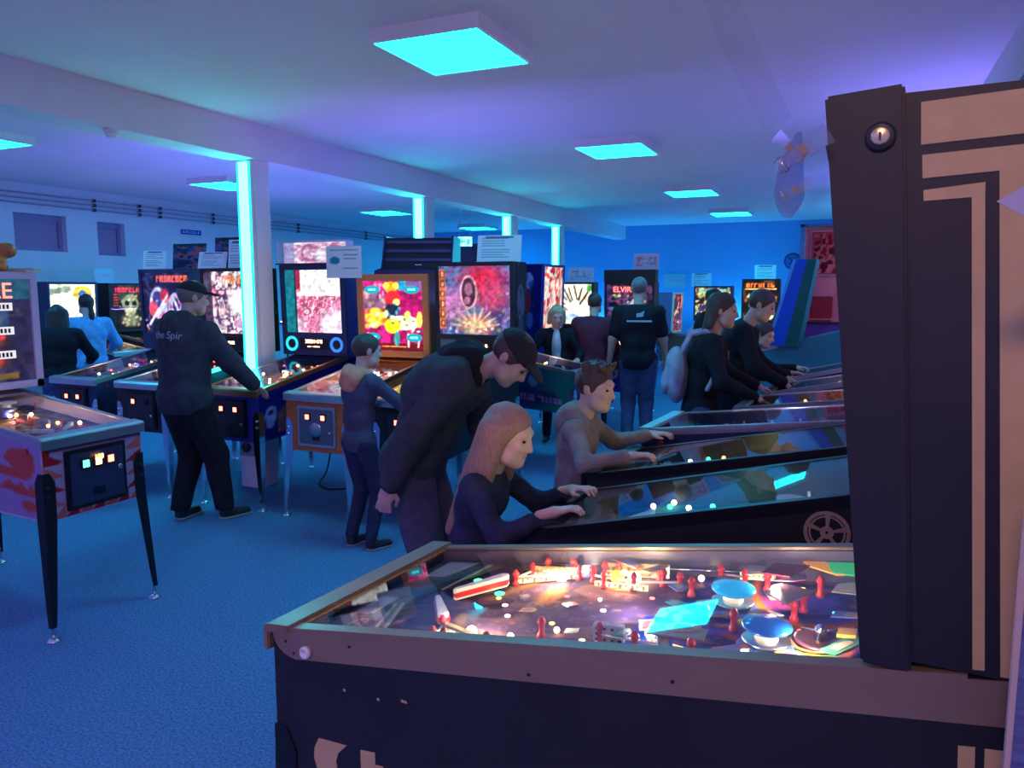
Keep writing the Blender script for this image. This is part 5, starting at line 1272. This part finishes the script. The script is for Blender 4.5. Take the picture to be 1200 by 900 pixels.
def head_local():
    f = blend([ellipsoid((0, -.012, .028), (.076, .096, .090)), ellipsoid((0, .030, -.035), (.060, .066, .082)), ellipsoid((0, .068, -.098), (.026, .022, .018)), capsule((-.045, .035, -.075), (.045, .035, -.075), .026, .026)], .035)
    f = blend([f, capsule((-.034, .078, .030), (.034, .078, .030), .013, .013), capsule((0, .090, .014), (0, .109, -.026), .0085, .0115), capsule((-.013, .094, -.030), (.013, .094, -.030), .009, .009), capsule((-.034, .066, -.022), (-.034, .066, -.022), .022, .022), capsule((.034, .066, -.022), (.034, .066, -.022), .022, .022)], .014)
    f = minus(f, blend([ellipsoid((-.032, .100, .006), (.017, .016, .010)), ellipsoid((.032, .100, .006), (.017, .016, .010))], .002), .008)
    f = blend([f, capsule((-.017, .086, -.058), (.017, .086, -.058), .0075, .0075), capsule((-.013, .084, -.068), (.013, .084, -.068), .008, .008)], .006)
    ears = [ellipsoid((s * .077, -.010, -.002), (.010, .019, .031), ry3(s * .15)) for s in (-1, 1)]
    return blend([f] + ears, .008)
HEAD = head_local()
def hair_local(style):
    base = ellipsoid((0, -.014, .032), (.084, .104, .097))
    crop = above(base, (0, .078, .062), (0, -.82, .57))
    if style == 'short': return folds(crop, .0022, 70, 2), 0
    if style == 'spiky':
        g = blend([crop] + [capsule((x, y, .115), (x * 1.1, y + .02, .140), .022, .008) for x in (-.05, 0, .05) for y in (-.05, .0, .05)], .02)
        return folds(g, .003, 90, 3), 0
    if style == 'long':
        back = [capsule((x, -.065, .02), (x * 1.3, -.10, -.44), .045, .030) for x in (-.06, 0, .06)] + [capsule((s * .078, .020, .05), (s * .088, .000, -.16), .016, .016) for s in (-1, 1)]
        sd = [capsule((s * .075, -.02, .04), (s * .088, .005, -.20), .026, .022) for s in (-1, 1)] + [capsule((s * .080, -.04, .0), (s * .10, -.04, -.30), .032, .024) for s in (-1, 1)]
        return folds(blend([crop] + back + sd, .03), .0025, 70, 4, .10), .50
    if style == 'bob':
        sd = [capsule((s * .078, -.02, .04), (s * .086, .0, -.08), .026, .024) for s in (-1, 1)] + [capsule((x, -.075, .02), (x, -.085, -.09), .04, .035) for x in (-.05, .05)]
        return folds(blend([crop] + sd, .03), .0025, 70, 5, .10), .14
    if style == 'ponytail':
        t = [capsule((0, -.10, .03), (0, -.14, .02), .022, .026), capsule((0, -.14, .02), (.0, -.15, -.14), .028, .030), capsule((0, -.15, -.14), (.0, -.13, -.30), .030, .010)]
        return folds(blend([crop] + t, .02), .002, 70, 6, .10), .34
    if style == 'swept':
        t = [capsule((.0, -.06, .06), (.02, -.09, -.18), .05, .03), capsule((.06, -.03, .05), (.075, -.05, -.12), .03, .02), capsule((-.06, -.03, .05), (-.075, -.05, -.12), .03, .02)]
        return folds(blend([crop] + t, .03), .0025, 70, 7, .10), .24
    return crop, 0

def hand_sdf(side):
    fs = [ellipsoid((0, .048, 0), (.037, .050, .015)), capsule((0, -.05, 0), (0, .015, 0), .023, .025)]
    f = blend(fs, .02)
    for k, (x, l) in enumerate(((-.028, .030), (-.010, .036), (.009, .034), (.026, .026))):
        a = (x, .085, 0); b = (x * 1.15, .085 + l, -.012); c = (x * 1.15, .085 + l * 1.45, -.012 - l * .75)
        f = blend([f, blend([capsule(a, b, .0092, .0085), capsule(b, c, .0085, .0068)], .004)], .006)
    t = -side
    f = blend([f, blend([capsule((t * .026, .022, -.004), (t * .052, .052, -.014), .012, .010), capsule((t * .052, .052, -.014), (t * .050, .080, -.022), .010, .008)], .005)], .008)
    return f

def placed(local, c, R, s):
    c = np.array(c, float)
    return lambda p: local(((p - c) @ R) / s) * s

def person(label, loc, face, h=1.75, lean=0, hunch=8, head=(0, 5, 0), hands=None, feet=((-.10, 0), (.10, .02)), bulk=1.0, top=C_BLACK, trousers=C_DKJEANS, sleeves='long', hair=('short', H_DARK), cap=False, skin=SKIN, hood=None, child=False, hip=0.0, hem=.10, seed=1, res=.016, shoe=SHOE, topname='jacket', elbows=None):
    u = h / 1.75
    hs = (u ** .45 if child else u ** .8)
    root = empty('person', (loc[0], loc[1], 0), math.radians(face - 90), label, 'person', 'visitors playing pinball')
    la = math.radians(lean); lb = math.radians(lean + hunch)
    P = np.array([0, hip, .93 * u])
    sp = np.array([0, math.sin(la), math.cos(la)]); sp2 = np.array([0, math.sin(lb), math.cos(lb)])
    C = P + sp * .40 * u; N = C + sp2 * .15 * u
    hy, hp, hr = [math.radians(v) for v in head]
    R = rz3(hy) @ rx3(-hp) @ ry3(hr)
    nk = np.array([0, math.sin(lb + .10), math.cos(lb + .10)])
    Hc = N + nk * .075 * u + R @ np.array([0, .020, .105]) * hs
    T = rx3(-la); T2 = rx3(-lb)
    sw = .172 * u * (bulk ** .5)
    S = [C + T2 @ np.array([s * sw, -.005 * u, .085 * u]) for s in (-1, 1)]
    HP = [P + np.array([s * .088 * u, 0, -.03 * u]) for s in (-1, 1)]
    AN = [np.array([x, y - .03 * u, .085 * u]) for x, y in feet]
    if hands is None: hands = ((-.24 * u, .06, .80 * u), (.24 * u, .06, .80 * u))
    EL, WR = [], []
    for i, s in enumerate((-1, 1)):
        pole = (s * .7, -.6, -.7) if elbows is None else elbows[i]
        e, w_ = ik(S[i], hands[i], .285 * u, .255 * u, pole); EL.append(e); WR.append(w_)
    KN = []
    for i in range(2):
        k, an = ik(HP[i], AN[i], .43 * u, .415 * u, (0, 1, .1)); KN.append(k); AN[i] = an
    b = bulk * u
    # body: torso, limbs, head and hands
    arm = lambda g: [q for i in range(2) for q in (capsule(S[i], EL[i], (.047 + g) * b, (.039 + g) * b), capsule(EL[i], WR[i], (.038 + g) * b, (.026 + g * .6) * b))]
    torso = lambda g: [ellipsoid(P + sp * .0, np.array([.160 + g, .112 + g, .125 + g]) * b, T), ellipsoid(P + sp * .20 * u, np.array([.145 + g, .105 + g, .17 + g]) * b, T), ellipsoid(C + sp2 * .0, np.array([.172 + g, .115 + g, .165 + g]) * b, T2), capsule(S[0], S[1], (.058 + g) * b, (.058 + g) * b), capsule(C + sp2 * .1 * u, N, (.075 + g * .7) * u, (.055 + g * .3) * u)]
    leg = lambda g: [q for i in range(2) for q in (capsule(HP[i], KN[i], (.080 + g) * b, (.056 + g) * b), capsule(KN[i], AN[i], (.054 + g) * b, (.040 + g * .9) * b))]
    allj = np.array(S + EL + WR + [P, C, N] + HP)
    lo, hi = allj.min(0) - .24 * b, allj.max(0) + .24 * b
    parts = []
    core = blend(torso(-.022) + (arm(-.012) if sleeves == 'long' else arm(0)) + leg(-.016), .03 * u)
    jl = np.array(KN + AN)
    parts.append(surface(core, np.minimum(lo, jl.min(0) - .1), np.maximum(hi, jl.max(0) + .1), .020))
    hd = placed(HEAD, Hc, R, hs)
    neck = capsule(N - nk * .05 * u, Hc + R @ np.array([0, -.022, -.045]) * hs, .056 * hs * (.85 if child else 1), .050 * hs)
    r0 = .15 * hs
    parts.append(surface(blend([hd, neck], .018), np.minimum(Hc - r0, N - .10), Hc + r0, .0068 * hs))
    for i, s in enumerate((-1, 1)):
        d = WR[i] - EL[i]; d = d / np.linalg.norm(d)
        d2 = d + np.array([0, .55, -.05]) if hands[i][1] > .15 else d + np.array([0, .1, -.3]); d2 = d2 / np.linalg.norm(d2)
        xx = np.cross(d2, (0, 0, 1.)) if abs(d2[2]) < .8 else np.array([0, -s * 1., 0]); xx = xx - d2 * (xx @ d2); xx = xx / np.linalg.norm(xx); zz = np.cross(xx, d2)
        HR = np.stack([xx, d2, zz], 1); sc = u ** .8
        parts.append(surface(placed(hand_sdf(s), WR[i], HR, sc), WR[i] - .125 * sc, WR[i] + .135 * sc, .0055))
    soft_obj('body', parts, skin, root)
    # trousers and shoes
    tr = folds(blend([ellipsoid(P, np.array([.168, .120, .13]) * b, T)] + leg(.014), .03 * u), .0035, 22, seed)
    tr = above(tr, (0, 0, .075 * u), (0, 0, 1))
    soft_obj('trousers', [surface(tr, np.minimum(np.array(KN + AN + HP).min(0), P) - .2 * b, np.maximum(np.array(KN + HP).max(0), P) + .2 * b, res)], trousers, root)
    for i in range(2):
        A = AN[i]; f = np.array([feet[i][0] * .25, .14 * u, 0]); base = np.array([A[0], A[1] + .02, 0])
        upper = above(blend([capsule(base + (0, -.02 * u, .035 * u), base + f + (0, 0, .028 * u), .042 * u, .036 * u), capsule(A - (0, 0, .01), base + (0, 0, .05 * u), .042 * u, .045 * u)], .02), (0, 0, .016 * u), (0, 0, 1))
        so = soft_obj('shoe', [surface(upper, base - .12, base + f + .13, .010)], shoe, root)
        sl = lambda p, base=base, f=f: np.maximum(capsule(base + (0, -.02 * u, .02 * u), base + f + (0, 0, .02 * u), .050 * u, .044 * u)(p), np.abs(p[:, 2] - .010 * u) - .009 * u)
        soft_obj('sole', [surface(sl, base - .12, base + f + .13, .009)], SOLE, so)
    # upper garment
    if sleeves == 'long': sv = [q for i in range(2) for q in (capsule(S[i], EL[i], .064 * b, .056 * b), capsule(EL[i], EL[i] + (WR[i] - EL[i]) * .93, .055 * b, .043 * b))]
    else: sv = [capsule(S[i], S[i] + (EL[i] - S[i]) * .72, .066 * b, .062 * b) for i in range(2)]
    tf_ = blend(torso(.016) + sv, .035 * u)
    tf_ = folds(tf_, .0042 * u, 26, seed + 7)
    tf_ = above(tf_, P - sp * hem * u, sp); tf_ = above(tf_, N + nk * .012 * u, -nk)
    soft_obj(topname, [surface(tf_, lo, hi, res)], top, root)
    if hood is not None:
        g = lambda x, y, z: N + T2 @ np.array([x, y, z]) * u
        hf_ = blend([q for s in (-1, 1) for q in (capsule(g(s * .05, .075, -.05), g(s * .090, .02, -.005), .026 * u, .036 * u), capsule(g(s * .090, .02, -.005), g(s * .065, -.075, .015), .036 * u, .050 * u))] + [capsule(g(-.065, -.08, .015), g(.065, -.08, .015), .052 * u, .052 * u), ellipsoid(g(0, -.115, -.055), np.array([.120, .060, .105]) * u, T2)], .03 * u)
        soft_obj('hood', [surface(folds(hf_, .004, 40, seed), N - .28 * u, N + .20 * u, .011)], hood, root)
    # hair, cap, eyes, brows
    if hair:
        hl, ext = hair_local(hair[0])
        down = np.array([0, 0, -1.]) if True else None
        hw = placed(hl, Hc, R, hs)
        e = (.17 + ext) * hs
        soft_obj('hair', [surface(hw, Hc - np.array([.17, .22, .17]) * hs - np.array([ext * .25, ext * .8, ext]) * hs, Hc + np.array([.17, .17 + ext * .5, .17]) * hs, .0085 * hs)], hair[1], root)
    if cap:
        dome = above(ellipsoid((0, -.012, .036), (.090, .110, .092)), (0, 0, .040), (0, .12, 1))
        brim = ellipsoid((0, .105, .048), (.072, .080, .010), rx3(-.12))
        cp = placed(blend([dome, brim], .008), Hc, R, hs)
        soft_obj('cap', [surface(cp, Hc - .21 * hs, Hc + .21 * hs, .008 * hs)], CAPM, root)
    for s in (-1, 1):
        c = Hc + R @ np.array([s * .032, .0855, .006]) * hs
        V_, F_ = surface(ellipsoid(c, np.array([.012, .007, .0065]) * hs, R), c - .016, c + .016, .0035)
        soft_obj('eye', [(V_, F_)], EYE, root)
        if hair:
            f = placed(capsule((s * .018, .0905, .030), (s * .046, .078, .031), .0045, .0035), Hc, R, hs)
            c = Hc + R @ np.array([s * .032, .085, .030]) * hs
            soft_obj('eyebrow', [surface(f, c - .03, c + .03, .004)], hair[1], root)
    f = placed(blend([capsule((-.016, .0890, -.058), (.016, .0890, -.058), .0062, .0062), capsule((-.012, .0872, -.067), (.012, .0872, -.067), .0065, .0065)], .003), Hc, R, hs)
    c = Hc + R @ np.array([0, .088, -.062]) * hs
    soft_obj('lips', [surface(f, c - .032, c + .032, .004)], LIP, root)
    return root, dict(C=C, N=N, P=P, Hc=Hc, T=T, T2=T2, u=u, S=S, R=R, hs=hs, b=b)

def back_print(root, j, txt, size, m, dy=-.148, dz=.02, dx=0.0):
    """lettering on the back of a garment, curved with it"""
    o = text_obj('back_print', txt, size, m, root, (0, 0, 0), (0, 0, 0), .0006)
    for v in o.data.vertices:
        x, z = v.co.x + dx, v.co.y + dz
        y = dy * j['b'] * math.sqrt(max(0.05, 1 - (x / (.215 * j['b'])) ** 2)) - v.co.z
        q = j['C'] + j['T2'] @ np.array([x, y, z]); v.co = q
    return o

p1, j1 = person('man in black hoodie and black cap standing at the blue machine', (-4.42, 4.08), 84, 1.74, lean=4, hunch=6, head=(-22, 8, 0), hands=((-.34, .36, .98), (.34, .36, .98)), feet=((-.10, .02), (.17, .20)), bulk=1.32, top=C_SMOKE, trousers=C_BLACK, hair=('short', H_GREY), cap=True, hood=C_SMOKE, seed=3, hem=.12, topname='hoodie')
back_print(p1, j1, 'the Spir', .075, mat('grey_print', (.42, .44, .50), .7), dz=.03, dx=.05)
person('boy in dark sweatshirt with orange hood at the idol machine', (-2.92, 4.10), 72, 1.37, lean=3, hunch=6, head=(-18, 6, 0), hands=((-.24, .36, .88), (.30, .34, .86)), feet=((-.08, .0), (.09, .03)), bulk=.98, top=C_SLATE, trousers=C_DKJEANS, hair=('short', H_BROWN), child=True, hood=C_ORANGE, seed=4, topname='sweatshirt', skin=SKIN2)
person('man in black hoodie and cap bending forward over the girl', (-1.78, 3.02), 14, 1.72, lean=25, hunch=42, head=(-8, 50, 0), hands=((-.22, .24, .76), (.27, -.10, .84)), feet=((-.12, .05), (.12, -.05)), bulk=1.22, top=C_SMOKE, trousers=C_SLATE, hair=('short', H_BROWN), cap=True, hood=C_BLACK, seed=5, hip=-.06, hem=.14, topname='hoodie', elbows=((-.5, .2, -.8), (.6, -.9, .1)))
person('girl with long light brown hair and navy top beside the big front machine', (-1.24, 2.38), 4, 1.28, lean=12, hunch=8, head=(-6, 16, 0), hands=((-.16, .34, .98), (.14, .36, .98)), feet=((-.08, .0), (.08, .02)), bulk=.92, top=C_NAVY, trousers=C_JEANS, hair=('long', H_LIGHT), child=True, seed=6, topname='sweater', skin=SKIN2, res=.013)
person('boy with short brown hair in grey brown hoodie watching his game', (-1.20, 3.36), 4, 1.32, lean=8, hunch=8, head=(-14, 8, 0), hands=((-.26, .34, 1.0), (.26, .34, 1.0)), feet=((-.09, .0), (.09, .03)), bulk=.98, top=C_GREY, trousers=C_JEANS, hair=('spiky', H_BROWN), child=True, hood=C_GREY, seed=7, topname='hoodie', skin=SKIN2, res=.013)
p6, j6 = person('child with fair hair in open black jacket over a white shirt', (-3.02, 7.98), -66, 1.50, lean=2, head=(6, 18, 0), hands=((-.22, .24, .95), (.22, .24, .95)), top=C_BLACK, trousers=C_BLACK, hair=('bob', H_BLOND), child=True, seed=8, skin=SKIN2)
sh = soft_obj('shirt_front', [surface(blend([ellipsoid(j6['C'] + np.array([0, .045, -.02]), (.062, .105, .17)), ellipsoid(j6['P'] + np.array([0, .05, .12]), (.058, .10, .16))], .03), j6['P'] - .25, j6['N'] + .15, .013)], C_WHITE, p6)
person('man in maroon shirt seen from behind at the far machines', (-2.64, 8.12), 95, 1.64, lean=3, hands=((-.25, .10, .84), (.25, .10, .84)), bulk=1.12, top=C_MAROON, trousers=C_BLACK, hair=('short', H_BROWN), seed=9, topname='shirt')
p8, j8 = person('man in black polo shirt with pale back print and jeans seen from behind', (-2.10, 8.02), 104, 1.80, lean=1, hunch=4, head=(-8, 4, 0), hands=((-.32, .08, .86), (.30, .16, .92)), bulk=1.16, top=C_BLACK, trousers=C_JEANS, sleeves='short', hair=('short', H_GREY), seed=10, topname='polo_shirt')
mb = MB()
for pts in ([(-.02, .0), (.05, .01), (.06, .07), (.03, .05), (-.02, .04)], [(-.12, -.03), (.14, -.03), (.14, -.048), (-.12, -.048)]):
    mb.add([j8['C'] + j8['T2'] @ np.array([x, -.150 * j8['b'], z + .03]) for x, z in pts], [tuple(range(len(pts)))])
mb.build('back_print', mat('pale_print', (.42, .45, .60), .7), p8)
p9, j9 = person('woman with tied back dark hair in black sweater wearing a pale backpack', (-.95, 5.32), 12, 1.66, lean=6, hunch=8, head=(-10, 8, 0), hands=((-.26, .40, 1.02), (.26, .34, 1.0)), bulk=1.05, top=C_BLACK, trousers=C_JEANS, hair=('swept', H_BROWN), seed=11, topname='sweater')
mb = MB().box(j9['C'] + np.array([.02, .140, .0]), (.035, .004, .06)); mb.build('chest_print', mat('pale_print', (.42, .45, .60), .7), p9)
bpk = empty('backpack', (-.95, 5.32, 0), math.radians(12 - 90), 'small pale backpack on the back of the woman in black', 'backpack')
BP = cloth('pale_pack_cloth', (.42, .42, .55))
bc = j9['C'] + np.array([0, -.20, -.14])
soft_obj('pack', [surface(folds(ellipsoid(bc, (.145, .085, .20)), .004, 30, 3), bc - .25, bc + .25, .014)], BP, bpk)
soft_obj('pocket', [surface(folds(ellipsoid(bc + (0, -.07, -.05), (.10, .035, .09)), .003, 30, 3), bc - .25, bc + .25, .012)], BP, bpk)
for i, s in enumerate((-1, 1)):
    S = j9['S'][i]; x = S[0] * .72
    pts = [np.array([x, -.13, S[2] - .06]), np.array([x, -.07, S[2] + .065]), np.array([x, .02, S[2] + .085]), np.array([x, .095, S[2] + .02]), np.array([x * 1.05, .125, S[2] - .12]), np.array([x * 1.35, .04, S[2] - .30])]
    soft_obj('strap', [surface(blend([capsule(a, b, .016, .016) for a, b in zip(pts[:-1], pts[1:])], .01), np.array(pts).min(0) - .04, np.array(pts).max(0) + .04, .010)], BP, bpk)
person('short haired man in black leaning in beyond the woman with the backpack', (-.92, 6.25), 4, 1.72, lean=14, hunch=12, head=(-6, 22, 0), hands=((-.26, .44, 1.0), (.26, .44, 1.0)), bulk=1.08, top=C_BLACK, trousers=C_BLACK, hair=('short', H_BROWN), seed=12)
person('boy in black jacket looking down at the farthest wall machine', (-.84, 6.92), -2, 1.40, lean=6, head=(-14, 18, 0), hands=((-.24, .38, 1.02), (.24, .38, 1.02)), top=C_BLACK, trousers=C_BLACK, hair=('short', H_BROWN), child=True, seed=13, skin=SKIN2)
person('dark haired person in black standing in the middle distance', (-1.62, 9.15), 35, 1.69, lean=5, head=(-10, 10, 0), top=C_BLACK, trousers=C_BLACK, hair=('short', H_DARK), seed=14)
person('woman with long ponytail in light blue top at the beach backglass machine', (-7.92, 6.02), 150, 1.63, lean=8, hunch=8, head=(12, 6, 0), hands=((-.30, .30, 1.0), (.26, .36, 1.0)), bulk=1.10, top=C_BLUE, trousers=C_JEANS, hair=('ponytail', H_DARK), seed=15, topname='blouse')
person('person with long dark hair and dark top beside the woman in light blue', (-7.35, 5.22), 140, 1.54, lean=10, hunch=12, head=(0, 12, 0), hands=((-.26, .34, .95), (.26, .30, .95)), bulk=1.12, top=C_BLACK, trousers=C_JEANS, hair=('long', H_DARK), seed=16, hem=.02)
